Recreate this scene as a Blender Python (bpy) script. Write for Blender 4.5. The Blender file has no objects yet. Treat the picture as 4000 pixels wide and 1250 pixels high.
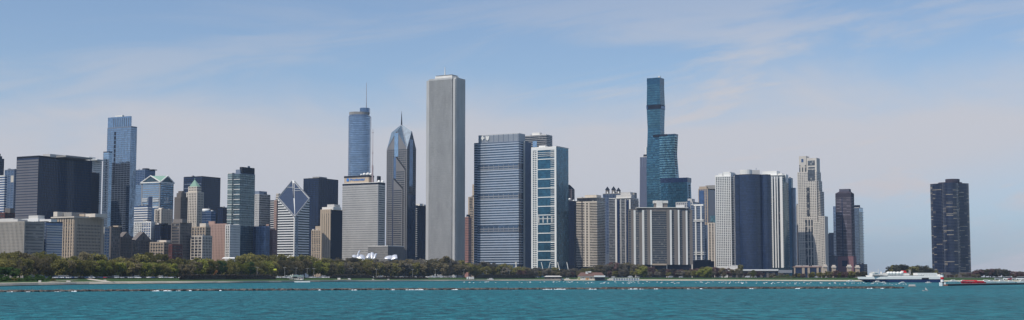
import bpy, math, random
from mathutils import Vector
random.seed(7)
R = math.radians
C = bpy.context.scene.collection

# ------------------------------------------------------------------ camera
H = 5.5                      # eye height above the lake, metres
F = 5280.0                   # focal length in pixels of the 4000 px wide photo
HOR = 1081.5                 # row of the horizon
PITCH = math.atan((HOR - 625.0) / F)
cp, sp = math.cos(PITCH), math.sin(PITCH)
cam = bpy.data.cameras.new('camera'); camo = bpy.data.objects.new('camera', cam); C.objects.link(camo)
camo.location = (0, 0, H); camo.rotation_euler = (math.pi/2 + PITCH, 0, 0)
cam.sensor_width = 36.0; cam.lens = 36.0 * F / 4000.0
cam.clip_start = 1.0; cam.clip_end = 60000
bpy.context.scene.camera = camo

# ------------------------------------------------------------------ world, sun, exposure
SUN_AZ, SUN_EL = 229.0, 56.0          # azimuth clockwise from +Y
world = bpy.data.worlds.new("World"); bpy.context.scene.world = world; world.use_nodes = True
nt = world.node_tree; nt.nodes.clear(); N = nt.nodes.new; L = nt.links.new
def nd(t, tree=None, **kw):
    n = (tree or nt).nodes.new(t)
    for k, v in kw.items(): setattr(n, k, v)
    return n
out = N('ShaderNodeOutputWorld'); bg = N('ShaderNodeBackground'); bg.inputs[1].default_value = 0.12
sky = N('ShaderNodeTexSky'); sky.sky_type = 'NISHITA'; sky.sun_disc = False
sky.sun_elevation = R(SUN_EL); sky.sun_rotation = R(SUN_AZ)
sky.altitude = 200; sky.air_density = 1.0; sky.dust_density = 0.6; sky.ozone_density = 2.5
tc = N('ShaderNodeTexCoord')
sep = N('ShaderNodeSeparateXYZ'); L(tc.outputs['Generated'], sep.inputs[0])
def M(op, a, b=None, clamp=False):
    m = N('ShaderNodeMath'); m.operation = op; m.use_clamp = clamp
    for i, v in enumerate((a, b)):
        if v is None: continue
        if isinstance(v, (int, float)): m.inputs[i].default_value = v
        else: L(v, m.inputs[i])
    return m.outputs[0]
el = M('ARCSINE', sep.outputs['Z'])                       # elevation, radians
az = M('ARCTAN2', sep.outputs['X'], sep.outputs['Y'])     # azimuth
def cloudnoise(sx, sz, scale, detail, rough, off, dist=0.0, tilt=0.0):
    cb = N('ShaderNodeCombineXYZ')
    L(M('MULTIPLY', az, sx), cb.inputs[0]); L(M('ADD', M('MULTIPLY', el, sz), M('MULTIPLY', az, tilt)), cb.inputs[1]); cb.inputs[2].default_value = off
    n = N('ShaderNodeTexNoise'); L(cb.outputs[0], n.inputs['Vector'])
    n.inputs['Scale'].default_value = scale; n.inputs['Detail'].default_value = detail
    n.inputs['Roughness'].default_value = rough; n.inputs['Distortion'].default_value = dist
    return n.outputs['Fac']
def ramp(v, a, b, lo=0.0, hi=1.0):
    m = N('ShaderNodeMapRange'); m.interpolation_type = 'SMOOTHSTEP'
    L(v, m.inputs[0]); m.inputs[1].default_value = a; m.inputs[2].default_value = b
    m.inputs[3].default_value = lo; m.inputs[4].default_value = hi
    return m.outputs[0]
# low cloud sheet: top edge uneven near 8 degrees, thinner again near the horizon on the right
big = cloudnoise(3.0, 8.0, 2.4, 8, 0.58, 3.7, 0.4, -0.3)
edge = M('ADD', el, M('MULTIPLY', M('SUBTRACT', big, 0.5), 0.085))
edge = M('ADD', edge, M('MULTIPLY', az, -0.03))
top = ramp(edge, 0.098, 0.158, 1.0, 0.0)
lowedge = M('ADD', M('SUBTRACT', el, M('MULTIPLY', az, 0.20)), M('MULTIPLY', M('SUBTRACT', big, 0.5), 0.03))
low = ramp(lowedge, -0.035, 0.03, 0.0, 1.0)
sheet = M('MULTIPLY', M('MULTIPLY', top, low), 0.85)
# thin cirrus streaks higher up, mostly to the right
st = cloudnoise(2.0, 12.0, 2.4, 8, 0.6, 9.1, 0.6, -1.6)
cir = M('MULTIPLY', M('MULTIPLY', ramp(st, 0.40, 0.66), ramp(az, -0.2, 0.25, 0.45, 1.0)), ramp(el, 0.12, 0.21, 1.0, 0.3))
cloud = M('MAXIMUM', sheet, cir)
cloud = M('MULTIPLY', cloud, ramp(M('ABSOLUTE', az), 1.2, 2.2, 1.0, 0.25))
tint = N('ShaderNodeMix'); tint.data_type = 'RGBA'; tint.blend_type = 'MULTIPLY'; tint.inputs[0].default_value = 1.0
L(sky.outputs[0], tint.inputs[6])
tm = N('ShaderNodeMix'); tm.data_type = 'RGBA'; L(ramp(el, 0.0, 0.16), tm.inputs[0])
tm.inputs[6].default_value = (0.66, 0.76, 1.0, 1); tm.inputs[7].default_value = (0.93, 0.93, 0.97, 1); L(tm.outputs[2], tint.inputs[7])
mixc = N('ShaderNodeMix'); mixc.data_type = 'RGBA'
L(cloud, mixc.inputs[0]); L(tint.outputs[2], mixc.inputs[6]); mixc.inputs[7].default_value = (5.15, 4.98, 5.15, 1)
L(mixc.outputs[2], bg.inputs[0]); L(bg.outputs[0], out.inputs[0])

sun = bpy.data.lights.new('sun', 'SUN'); sun.energy = 3.7; sun.angle = R(0.5); sun.color = (1.0, 0.95, 0.87)
suno = bpy.data.objects.new('sun', sun); C.objects.link(suno)
sd = Vector((math.sin(R(SUN_AZ))*math.cos(R(SUN_EL)), math.cos(R(SUN_AZ))*math.cos(R(SUN_EL)), math.sin(R(SUN_EL))))
suno.rotation_euler = sd.to_track_quat('Z', 'Y').to_euler(); suno.location = sd * 900
sc = bpy.context.scene
sc.view_settings.view_transform = 'Standard'; sc.view_settings.look = 'None'
sc.view_settings.exposure = 0.0; sc.view_settings.gamma = 1.0
sc.cycles.use_denoising = True
sc.cycles.max_bounces = 5; sc.cycles.glossy_bounces = 2; sc.cycles.diffuse_bounces = 2; sc.cycles.transmission_bounces = 1
sc.cycles.volume_bounces = 0; sc.cycles.caustics_reflective = False
sc.cycles.filter_width = 1.45

# ------------------------------------------------------------------ materials
def lin(c):
    return tuple(((v/255.0)/12.92 if v/255.0 <= 0.04045 else ((v/255.0+0.055)/1.055)**2.4) for v in c)
TH = R(29.0)                  # turn of the street grid
HAZE = 0.000034
KF = 1.1                      # storeys of the towers far right are drawn at this scale
MATS = {}
def base_mat(name):
    m = bpy.data.materials.new(name); m.use_nodes = True
    t = m.node_tree; b = t.nodes['Principled BSDF']
    return m, t, b
def matte(name, col, rough=0.85, var=0.10, scale=0.06, streak=True, spec=0.25):
    if name in MATS: return MATS[name]
    m, t, b = base_mat(name); b.inputs['Roughness'].default_value = rough
    b.inputs['Specular IOR Level'].default_value = spec
    g = nd('ShaderNodeNewGeometry', t)
    mp = nd('ShaderNodeMapping', t); mp.inputs['Scale'].default_value = (1, 1, 0.25 if streak else 1)
    t.links.new(g.outputs['Position'], mp.inputs['Vector'])
    n = nd('ShaderNodeTexNoise', t); n.inputs['Scale'].default_value = scale; n.inputs['Detail'].default_value = 5
    t.links.new(mp.outputs[0], n.inputs['Vector'])
    r = nd('ShaderNodeMapRange', t); r.inputs[1].default_value = 0.25; r.inputs[2].default_value = 0.75
    r.inputs[3].default_value = 1-var; r.inputs[4].default_value = 1+var
    t.links.new(n.outputs['Fac'], r.inputs[0])
    oi = nd('ShaderNodeObjectInfo', t)
    r2 = nd('ShaderNodeMapRange', t); r2.inputs[3].default_value = 1-var*.5; r2.inputs[4].default_value = 1+var*.5
    t.links.new(oi.outputs['Random'], r2.inputs[0])
    mu = nd('ShaderNodeMath', t, operation='MULTIPLY'); t.links.new(r.outputs[0], mu.inputs[0]); t.links.new(r2.outputs[0], mu.inputs[1])
    vm = nd('ShaderNodeVectorMath', t, operation='SCALE'); vm.inputs[0].default_value = col
    t.links.new(mu.outputs[0], vm.inputs['Scale']); t.links.new(vm.outputs[0], b.inputs['Base Color'])
    MATS[name] = m; return m
def glass(name, col, metal=0.5, rough=0.12, var=0.45, cell=(3.2, 3.2, 3.6), blind_glint=0.0, bcol=(0.45, 0.42, 0.36), spec=0.5):
    """coated window glass; every pane a little different to imitate reflections"""
    if name in MATS: return MATS[name]
    m, t, b = base_mat(name); lk = t.links.new
    b.inputs['Roughness'].default_value = rough; b.inputs['Metallic'].default_value = metal
    b.inputs['Specular IOR Level'].default_value = spec
    g = nd('ShaderNodeNewGeometry', t)
    vr = nd('ShaderNodeVectorRotate', t, rotation_type='Z_AXIS'); vr.inputs['Angle'].default_value = TH
    lk(g.outputs['Position'], vr.inputs['Vector'])
    dv = nd('ShaderNodeVectorMath', t, operation='DIVIDE'); lk(vr.outputs[0], dv.inputs[0]); dv.inputs[1].default_value = cell
    fl = nd('ShaderNodeVectorMath', t, operation='FLOOR'); lk(dv.outputs[0], fl.inputs[0])
    wn = nd('ShaderNodeTexWhiteNoise', t); lk(fl.outputs[0], wn.inputs['Vector'])
    n = nd('ShaderNodeTexNoise', t); n.inputs['Scale'].default_value = 0.03; n.inputs['Detail'].default_value = 4
    lk(g.outputs['Position'], n.inputs['Vector'])
    ad = nd('ShaderNodeMath', t, operation='ADD'); lk(wn.outputs['Value'], ad.inputs[0]); lk(n.outputs['Fac'], ad.inputs[1])
    r = nd('ShaderNodeMapRange', t); r.inputs[1].default_value = 0.3; r.inputs[2].default_value = 1.7
    r.inputs[3].default_value = 1-var; r.inputs[4].default_value = 1+var
    lk(ad.outputs[0], r.inputs[0])
    vm = nd('ShaderNodeVectorMath', t, operation='SCALE'); vm.inputs[0].default_value = col
    lk(r.outputs[0], vm.inputs['Scale'])
    o = vm.outputs[0]
    if blind_glint > 0:
        wn2 = nd('ShaderNodeTexWhiteNoise', t, noise_dimensions='4D'); wn2.inputs['W'].default_value = 5.3; lk(fl.outputs[0], wn2.inputs['Vector'])
        lt = nd('ShaderNodeMath', t, operation='LESS_THAN'); lk(wn2.outputs['Value'], lt.inputs[0]); lt.inputs[1].default_value = blind_glint
        mx = nd('ShaderNodeMix', t, data_type='RGBA'); lk(lt.outputs[0], mx.inputs[0]); lk(o, mx.inputs[6]); mx.inputs[7].default_value = (*bcol, 1)
        o = mx.outputs[2]
    lk(o, b.inputs['Base Color'])
    # slightly wavy panes break up reflections
    bp = nd('ShaderNodeBump', t); bp.inputs['Strength'].default_value = 0.4; bp.inputs['Distance'].default_value = 0.6
    n3 = nd('ShaderNodeTexNoise', t); n3.inputs['Scale'].default_value = 0.09; lk(g.outputs['Position'], n3.inputs['Vector'])
    lk(n3.outputs['Fac'], bp.inputs['Height']); lk(bp.outputs[0], b.inputs['Normal'])
    MATS[name] = m; return m

# ------------------------------------------------------------------ object helpers
def tag(o, label=None, cat=None, group=None, kind=None):
    if label: o['label'] = label
    if cat: o['category'] = cat
    if group: o['group'] = group
    if kind: o['kind'] = kind
    return o
def empty(name, loc, rz=0.0):
    o = bpy.data.objects.new(name, None); C.objects.link(o); o.location = loc; o.rotation_euler = (0, 0, rz)
    o.empty_display_size = 2; return o
def mesh_obj(name, me, m, parent=None, smooth=False):
    o = bpy.data.objects.new(name, me); C.objects.link(o)
    if m is not None and not me.materials: me.materials.append(m)
    if parent: o.parent = parent
    if smooth:
        for p in me.polygons: p.use_smooth = True
    return o
class MB:
    """collects vertices and faces, then links them as ONE mesh object"""
    def __init__(s): s.v = []; s.f = []
    def box(s, x0, x1, y0, y1, z0, z1):
        n = len(s.v)
        s.v += [(x0,y0,z0),(x1,y0,z0),(x1,y1,z0),(x0,y1,z0),(x0,y0,z1),(x1,y0,z1),(x1,y1,z1),(x0,y1,z1)]
        s.f += [(n,n+3,n+2,n+1),(n+4,n+5,n+6,n+7),(n,n+1,n+5,n+4),(n+1,n+2,n+6,n+5),(n+2,n+3,n+7,n+6),(n+3,n,n+4,n+7)]
        return s
    def loft(s, rings, cap=True):
        """rings: lists of (x, y, z), all the same length, bottom to top, counter-clockwise seen from above"""
        n0 = len(s.v); k = len(rings[0])
        for r in rings: s.v += list(r)
        for j in range(len(rings)-1):
            a = n0 + j*k; b = a + k
            for i in range(k):
                i2 = (i+1) % k
                s.f.append((a+i, a+i2, b+i2, b+i))
        if cap:
            s.f.append(tuple(n0+i for i in reversed(range(k))))
            s.f.append(tuple(n0+(len(rings)-1)*k+i for i in range(k)))
        return s
    def prism(s, poly, z0, z1, off=0.0):
        p = offset(poly, off) if off else poly
        return s.loft([[(x, y, z0) for x, y in p], [(x, y, z1) for x, y in p]])
    def face(s, pts):
        n = len(s.v); s.v += list(pts); s.f.append(tuple(range(n, n+len(pts)))); return s
    def beam(s, a, b, w, w2=None):
        """square bar from a to b, w wide at a, w2 at b"""
        w2 = w if w2 is None else w2
        a = Vector(a); b = Vector(b); d = (b-a).normalized()
        u = d.orthogonal().normalized(); v = d.cross(u)
        rings = []
        for p, q in ((a, w/2), (b, w2/2)):
            rings.append([tuple(p+u*q*math.cos(t)+v*q*math.sin(t)) for t in [i*math.pi/3 for i in range(6)]])
        return s.loft(rings)
    def ball(s, c, r, nu=10, nv=6, sz=1.0, half=False):
        rings = []
        for j in range(nv+1):
            ph = (-math.pi/2 if not half else 0) + (math.pi if not half else math.pi/2)*j/nv
            rr = max(1e-3, math.cos(ph))*r
            rings.append([(c[0]+rr*math.cos(2*math.pi*i/nu), c[1]+rr*math.sin(2*math.pi*i/nu), c[2]+r*sz*math.sin(ph)) for i in range(nu)])
        return s.loft(rings)
    def cyl(s, x, y, z0, z1, r, n=16, r2=None):
        r2 = r if r2 is None else r2
        return s.loft([[(x+q*math.cos(2*math.pi*i/n), y+q*math.sin(2*math.pi*i/n), z) for i in range(n)] for z, q in ((z0, r), (z1, r2))])
    def build(s, name, m, parent=None, smooth=False):
        me = bpy.data.meshes.new(name); me.from_pydata(s.v, [], s.f); me.update()
        return mesh_obj(name, me, m, parent, smooth)
def offset(poly, d):
    n = len(poly); res = []
    for i in range(n):
        x0, y0 = poly[i-1]; x1, y1 = poly[i]; x2, y2 = poly[(i+1) % n]
        def nrm(ax, ay, bx, by):
            l = math.hypot(bx-ax, by-ay) or 1; return ((by-ay)/l, -(bx-ax)/l)
        a = nrm(x0, y0, x1, y1); b = nrm(x1, y1, x2, y2)
        k = 1 + a[0]*b[0] + a[1]*b[1]; k = max(k, 0.4)
        res.append((x1 + d*(a[0]+b[0])/k, y1 + d*(a[1]+b[1])/k))
    return res
def rect(x0, x1, y0, y1): return [(x0, y0), (x1, y0), (x1, y1), (x0, y1)]

# ------------------------------------------------------------------ photo geometry: pixels of the photograph to metres
def ray(px, py):
    u = (px-2000.0)/F; v = (625.0-py)/F
    return Vector((u, cp - v*sp, sp + v*cp))
def at(px, py, D):
    """point at ground distance D (along Y) seen at pixel"""
    d = ray(px, py); t = D/d.y
    return Vector((d.x*t, D, H + d.z*t))
def zat(py, D, px=2000): return at(px, py, D).z
def ground(px, py, z=0.0):
    d = ray(px, py); t = (z-H)/d.z
    return Vector((d.x*t, d.y*t, z))
GZ = 4.5                      # street level in town
class Bld:
    """a building placed by the left edge, near corner and right edge of its roofline, top row and distance"""
    def __init__(s, name, label, xl, xc, xr, top, D, cat='building', base=GZ, th=TH, depth=None, group=None):
        D *= 1.12 if xc > 1845 else (1.05 if xc > 1780 else 1.0)
        s.th = th; s.D = D
        P = at(xc, top, D); s.h = P.z - base; dz = P.z - H
        ct, st_ = math.cos(th), math.sin(th)
        ul = (xl-2000.0)/F; ur = (xr-2000.0)/F
        s.L = (P.x - ul*(D*cp + dz*sp)) / (ct + ul*st_*cp)
        if depth is None:
            s.W = (ur*(D*cp + dz*sp) - P.x) / (st_ - ur*ct*cp)
        else: s.W = depth
        o = Vector((P.x - s.L*ct, D + s.L*st_, base))
        s.o = o
        s.root = tag(empty(name, o, -th), label, cat, group)
    def loc(s, px, py, y=None, x=None):
        """local coordinates where the pixel's ray meets the plane local y = const or local x = const"""
        O = Vector((0, 0, H)) - s.o; d = ray(px, py)
        c_, s_ = math.cos(s.th), math.sin(s.th)
        def tl(v): return Vector((v.x*c_ - v.y*s_, v.x*s_ + v.y*c_, v.z))
        O = tl(O); d = tl(d)
        t = ((y - O.y)/d.y) if y is not None else ((x - O.x)/d.x)
        return O + d*t
    def sx(s, px, py=850, y=0.0): return s.loc(px, py, y=y).x
    def sz(s, py, px=None, y=0.0):
        if px is None:
            px = 2000 + F*(s.o.x + s.L*math.cos(s.th))/(s.D)
        return s.loc(px, py, y=y).z
    def ey(s, px, py=850, x=None): return s.loc(px, py, x=s.L if x is None else x).y
    def piers_s(s, pxs, py=850, w=1.0): return [(s.sx(p, py), w) for p in pxs]
def spread(a, b, n, w):
    """n bars spread evenly from a to b"""
    return [(a + (b-a)*i/(n-1), w) for i in range(n)] if n > 1 else []
LOW = 1046                    # rows below this are hidden by the park
def shaft(root, poly, z0, z1, core, row, fh, frac, out=0.08, zvis=None, rowname='window_row', corename='wall',
          xp=(), yp=(), pm=None, pout=0.35, head=1.0, piername='pier', roof=True, roofm=None, skip=(), phase=0.0, x0=None, maxrows=95, rooft=1.1):
    """one volume of a building: core, one band per storey all round, vertical piers.
    xp: bars (position along x, width) standing on the long faces; yp: bars on the end faces"""
    xs = [p[0] for p in poly]; ys = [p[1] for p in poly]
    X0, X1, Y0, Y1 = min(xs), max(xs), min(ys), max(ys)
    cb = MB().prism(poly, z0, z1)
    pb = cb if pm is None else MB()
    for k, (x, w) in enumerate(xp): pb.box(x-w/2, x+w/2, Y0-pout, Y1+pout, z0, z1+0.03)
    for k, (y, w) in enumerate(yp): pb.box(X0-pout-.01, X1+pout+.01, y-w/2, y+w/2, z0, z1+0.06)
    body = cb.build(corename, core, root)
    if pm is not None and pb.v: pb.build(piername, pm, root)
    zb = z0 if zvis is None else max(z0, zvis)
    rm = None; n = 0; z = z1 - head - fh*frac
    while z > zb and n < maxrows:
        if not any(a <= z <= b for a, b in skip):
            if rm is None:
                b_ = MB().prism(poly, 0, fh*frac, off=out)
                rm = bpy.data.meshes.new(rowname); rm.from_pydata(b_.v, [], b_.f); rm.update(); rm.materials.append(row)
            o = bpy.data.objects.new(rowname, rm); C.objects.link(o); o.parent = root; o.location = (0, 0, z); n += 1
        z -= fh
    if roof:
        MB().prism(poly, z1+0.08, z1+rooft, off=0.12).build('roof', roofm or core, root)
    return body
def box_part(root, name, m, *b):
    mb = MB()
    for q in b: mb.box(*q)
    return mb.build(name, m, root)
# ------------------------------------------------------------------ palette
STONE = matte('grey limestone', lin((150,146,140)))
CREAM = matte('cream stone', lin((214,202,186)))
TAN = matte('tan stone', lin((186,168,146)))
BEIGE = matte('beige stone', lin((168,160,148)))
WARM = matte('warm grey stone', lin((128,120,114)))
BROWN = matte('brown grey stone', lin((112,104,98)))
PINK = matte('pinkish brick', lin((176,146,132)))
RED = matte('dark red brick', lin((112,70,64)))
WHITE = matte('white concrete', lin((226,222,214)))
PALE = matte('pale concrete', lin((198,194,188)))
BRIGHT = matte('bright white paint', lin((232,230,224)), var=0.04)
MIDG = matte('mid grey cladding', lin((140,142,146)))
STEEL = matte('blue grey steel', lin((120,130,146)))
DGREY = matte('dark grey steel', lin((46,48,56)))
NAVYM = matte('near black steel', lin((24,32,48)))
ROOFG = matte('grey roofing', lin((120,118,114)))
COPPER = matte('green copper', lin((138,170,152)))
GRAN = matte('grey brown granite', lin((130,128,128)))
BROWNM = matte('dark brown cladding', lin((62,56,66)))
AONW = matte('white granite', lin((186,184,180)), var=0.12, scale=0.12)

G_NAVY = glass('navy glass', lin((30,46,78)), metal=0.1, var=0.35)
G_BLACK = glass('dark glass', lin((50,56,66)), metal=0.1, var=0.4, blind_glint=0.05, bcol=(.16,.15,.14))
G_DARKROW = glass('dark window glass', lin((56,58,64)), metal=0.1, var=0.45, blind_glint=0.10, bcol=(.22,.21,.19))
G_GREYROW = glass('grey window glass', lin((78,82,88)), metal=0.15, var=0.4, blind_glint=0.14, bcol=(.3,.29,.27))
G_BLUE = glass('blue glass', lin((140,154,172)), metal=0.92, var=0.18, rough=0.1)
G_BLUE2 = glass('steel blue glass', lin((102,120,146)), metal=0.7, var=0.25, rough=0.1)
G_MID = glass('mid blue glass', lin((70,94,130)), metal=0.5, var=0.35)
G_TEAL = glass('teal glass', lin((60,106,124)), metal=0.6, var=0.4)
G_TEALD = glass('deep teal glass', lin((42,82,106)), metal=0.5, var=0.35)
G_TEALL = glass('light teal glass', lin((112,150,160)), metal=0.6, var=0.35)
G_GREEN = glass('green grey glass', lin((104,118,120)), metal=0.45, var=0.35)
G_GREEND = glass('dark green grey glass', lin((64,82,92)), metal=0.4, var=0.35)
G_PALEB = glass('pale blue glass', lin((150,170,190)), metal=0.75, var=0.2)

def simple(name, label, xl, xc, xr, top, D, core, row, fh=3.8, frac=0.5, out=0.08, ns=0, ne=0, pw=1.0, pm=None, pout=0.35,
           bot=LOW, cat='building', depth=None, head=1.2, rown='window_row', coren='wall', roofm=None, edge=True, skip=(), th=TH):
    b = Bld(name, label, xl, xc, xr, top, D, cat=cat, depth=depth, th=th)
    zv = b.sz(bot, px=xc)
    shaft(b.root, rect(0, b.L, 0, b.W), 0, b.h, core, row, fh, frac, out, zvis=zv,
          xp=spread(pw/2 if edge else pw*2, b.L-(pw/2 if edge else pw*2), ns, pw), yp=spread(pw/2, b.W-pw/2, ne, pw), pm=pm, pout=pout,
          head=head, rowname=rown, corename=coren, roofm=roofm, skip=skip)
    rf = next((c for c in b.root.children if c.name.split('.')[0] == 'roof'), b.root)
    ru = random.Random(int(xc*7+top))
    if b.L > 9 and b.W > 6:
        for i in range(ru.randint(2, 4)):
            w_, d_, h_ = ru.uniform(1.5, 4), ru.uniform(1.5, 4), ru.uniform(.8, 2.6)
            x_ = ru.uniform(.08, .9)*b.L; y_ = ru.uniform(.1, .85)*b.W
            box_part(rf, 'roof_unit', ru.choice([MIDG, PALE, STONE, DGREY]), (x_-w_/2, x_+w_/2, y_-d_/2, y_+d_/2, b.h+1.1, b.h+1.2+h_))
        if ru.random() < .4:
            x_ = ru.uniform(.3, .7)*b.L; MB().cyl(x_, b.W*.5, b.h+1.1, b.h+ru.uniform(5, 10), .22, 6, .1).build('roof_aerial', MIDG, rf)
    return b
def pent(b, p0, p1, top, y0=0.25, y1=0.8, m=None, name='penthouse', z0=None):
    """roof block whose front spans pixels p0..p1, its depth given as fractions of the building's depth"""
    yl = b.W*y0
    a = b.loc(p0, top, y=yl); c = b.loc(p1, top, y=yl)
    rf = next((c for c in b.root.children if c.name.split('.')[0] == 'roof'), b.root)
    return box_part(rf, name, m or PALE, (a.x, c.x, yl, b.W*y1, (b.h+0.5) if z0 is None else z0, c.z))
def plate_s(b, name, m, p0, p1, ya, yb, out=0.3, back=-0.2):
    """flat panel on the long front face between pixel columns and rows"""
    pm_ = (p0+p1)/2
    x0 = b.loc(p0, (ya+yb)/2, y=0).x; x1 = b.loc(p1, (ya+yb)/2, y=0).x
    return box_part(b.root, name, m, (x0, x1, -out, -back, b.loc(pm_, yb, y=0).z, b.loc(pm_, ya, y=0).z))
def plate_e(b, name, m, p0, p1, ya, yb, out=0.3, back=-0.2):
    pm_ = (p0+p1)/2
    y0 = b.loc(p0, (ya+yb)/2, x=b.L).y; y1 = b.loc(p1, (ya+yb)/2, x=b.L).y
    return box_part(b.root, name, m, (b.L+back, b.L+out, y0, y1, b.loc(pm_, yb, x=b.L).z, b.loc(pm_, ya, x=b.L).z))

# ================================================================== LEFT THIRD
b = simple('office_tower', 'dark stepped tower cut by the left edge of the picture', -60, -12, 16, 620, 2800, NAVYM, G_NAVY, ns=8, ne=5, depth=None, bot=690)
box_part(b.root, 'setback', NAVYM, (0, b.L, 2, b.W*.72, b.h+.5, b.h+6), (0, b.L, 4, b.W*.5, b.h+6.2, b.h+11))

b = simple('office_building', 'white building with blue window bands at the far left edge', -40, 19, 28, 687, 2160, WHITE, G_MID, fh=3.9, frac=.55, out=.1, bot=850)
b = simple('office_tower', 'blue glass building wedged left of the big dark slab', 19, 56, 76, 664, 2260, STEEL, G_BLUE2, fh=4, frac=.7, bot=850, ns=4, ne=4)
pent(b, 30, 60, 660, .2, .8, NAVYM)
plate_s(b, 'louvre_panel', CREAM, 41, 55, 686, 712)

b = simple('brick_building', 'dark red brick block with a rooftop box at the far left', -30, 18, 58, 833, 1950, RED, G_DARKROW, fh=4, frac=.45, bot=870, ns=6, ne=5)
pent(b, 19, 40, 813, .3, .7, BROWN)

# the big dark slab
b = simple('office_tower', 'massive dark slab tower with a sunlit grey side face', 66, 152, 360, 610, 2000, DGREY, G_NAVY, fh=4.0, frac=.72, out=.06, ns=14, ne=34, pw=.45, pout=.25, bot=860, head=2)
# sunlight on its narrow face is painted in as lighter grey panels
box_part(b.root, 'sunlit_side_panels', matte('sunlit panel grey', lin((112,110,114))), *[(0.2, b.L-.2, -.3, -.15, b.h-4.0*k-3.4, b.h-4.0*k-.5) for k in range(1, 40)])
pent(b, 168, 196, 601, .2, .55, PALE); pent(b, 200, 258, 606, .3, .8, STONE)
b.root['label'] = 'massive dark slab tower with a sunlit grey side face and pale roof boxes'
b = simple('office_building', 'lower dark block attached right of the big dark slab', 340, 358, 388, 677, 2120, NAVYM, G_NAVY, fh=4, frac=.5, ns=4, ne=8, pw=.5, bot=860)

# white crowned tower behind the slab
b = simple('stone_tower', 'white ornate tower crown rising behind the big dark slab', 306, 352, 398, 627, 2600, WHITE, G_GREYROW, fh=4, frac=.45, ns=10, ne=10, pw=1.2, bot=800, coren='wall')
pent(b, 313, 348, 612, .05, .6, BRIGHT, 'crown'); pent(b, 350, 380, 622, .1, .8, WHITE, 'crown')
box_part(b.root, 'crown_finial', BRIGHT, *[(b.L*(i/8), b.L*(i/8)+2, 0.3, 2.3, b.h+1.2, b.h+5) for i in range(8)])

# slender blue glass tower
b = Bld('glass_tower', 'tall slender blue glass tower with flat top on the left side', 421, 513, 536, 455, 2080)
yv = b.sz(930, px=470)
shaft(b.root, rect(0, b.L, 0, b.W), 0, b.h-16, STEEL, G_BLUE, 3.3, .82, .12, zvis=yv, xp=spread(.3, b.L-.3, 9, .35), yp=spread(.3, b.W-.3, 5, .5), pout=.2, corename='curtain_wall')
z = b.sz(455, px=470)
xc1 = b.loc(519, 450, y=0).x
MB().box(0, b.L*.93, 0.4, b.W*.35, b.h-15.9, b.h+1).build('crown_screen', G_BLUE, b.root)
box_part(b.root, 'crown_fin', STEEL, *[(b.L*(.24+.09*i), b.L*(.24+.09*i)+.7, .0, .5, b.h-15, b.h-1) for i in range(8)])
pent(b, 450, 478, 449, .1, .4, WHITE, 'roof_plant', z0=b.h-12)
box_part(b.root, 'window_slot', NAVYM, *[(b.sx(446, 560), b.sx(452, 560), -.45, .2, b.sz(515+17*i+14, px=449), b.sz(515+17*i, px=449)) for i in range(12)])
b = Bld('glass_tower', 'narrow pale blue glass slab on the left flank of the slender blue tower', 404, 427, 438, 594, 2050)
shaft(b.root, rect(0, b.L, 0, b.W), 0, b.h, STEEL, G_PALEB, 3.3, .8, .1, zvis=b.sz(930, px=420), xp=[(0.4,.6),(b.L-.4,.6)], pout=.2, corename='curtain_wall', roofm=NAVYM)
box_part(b.root, 'window_slot', NAVYM, *[(b.sx(412, 700), b.sx(415.5, 700), -.3, .2, b.sz(622+13*i+8, px=414), b.sz(622+13*i, px=414)) for i in range(16)])

b = simple('office_tower', 'grey glass tower with rooftop boxes behind the pediment building', 528, 566, 606, 664, 2850, STEEL, G_MID, fh=3.9, frac=.6, ns=5, ne=6, pw=.6, bot=740)
pent(b, 556, 572, 657, .3, .6, NAVYM); pent(b, 585, 598, 661, .5, .9, NAVYM)
b = simple('glass_tower', 'bright blue glass slab between the slender tower and pediment building', 530, 552, 562, 724, 2700, G_BLUE, G_BLUE2, fh=3.9, frac=.3, bot=820, coren='curtain_wall')

# pediment building
b = Bld('office_tower', 'glass and stone tower with green gabled roof and white pediments', 553, 627, 678, 711, 2450)
shaft(b.root, rect(0, b.L, 0, b.W), 0, b.h, MIDG, G_PALEB, 4.0, .6, .1, zvis=b.sz(830, px=627), xp=[(1.5,3),(b.L-1.5,3)], yp=spread(1, b.W-1, 5, .8), pout=.35, roof=False, corename='wall')
zg = b.sz(687, px=590) - b.h
L_, W_ = b.L, b.W
mb = MB(); e = 0.9; H0 = b.h
# cross gable roof
cx, cy = L_/2, W_/2
zt = H0+zg
mb.v += [(-e,-e,H0),(L_+e,-e,H0),(L_+e,W_+e,H0),(-e,W_+e,H0),(cx,-e,zt),(L_+e,cy,zt),(cx,W_+e,zt),(-e,cy,zt),(cx,cy,zt)]
mb.f += [(0,4,8,7),(4,1,5,8),(8,5,2,6),(7,8,6,3),(0,3,2,1)]
mb.build('roof', COPPER, b.root)
gm = MB(); gm.face([(1,-.4,H0),(L_-1,-.4,H0),(cx,-.4,zt-1.5)]).face([(L_+.4,1,H0),(L_+.4,W_-1,H0),(L_+.4,cy,zt-1.5)]); gm.build('gable_glass', G_GREEND, b.root)
tr = MB()
for a_, c_ in (((-e,-1,H0),(cx,-1,zt)),((cx,-1,zt),(L_+e,-1,H0)),((L_+1,-e,H0),(L_+1,cy,zt)),((L_+1,cy,zt),(L_+1,W_+e,H0)),((-e,-1,H0-.6),(L_+e,-1,H0-.6)),((L_+1,-e,H0-.6),(L_+1,W_+e,H0-.6))): tr.beam(a_, c_, 2.3)
tr.build('pediment_trim', WHITE, b.root)
for (ya, yb) in ((776,779),(783,787),(807,811)):
    plate_s(b, 'stone_band', WHITE, 556, 577, ya, yb, 1.2); plate_s(b, 'stone_band', WHITE, 598, 621, ya, yb, 1.2)
plate_s(b, 'centre_bay', G_NAVY, 580, 595, 768, 815, .5)
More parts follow.
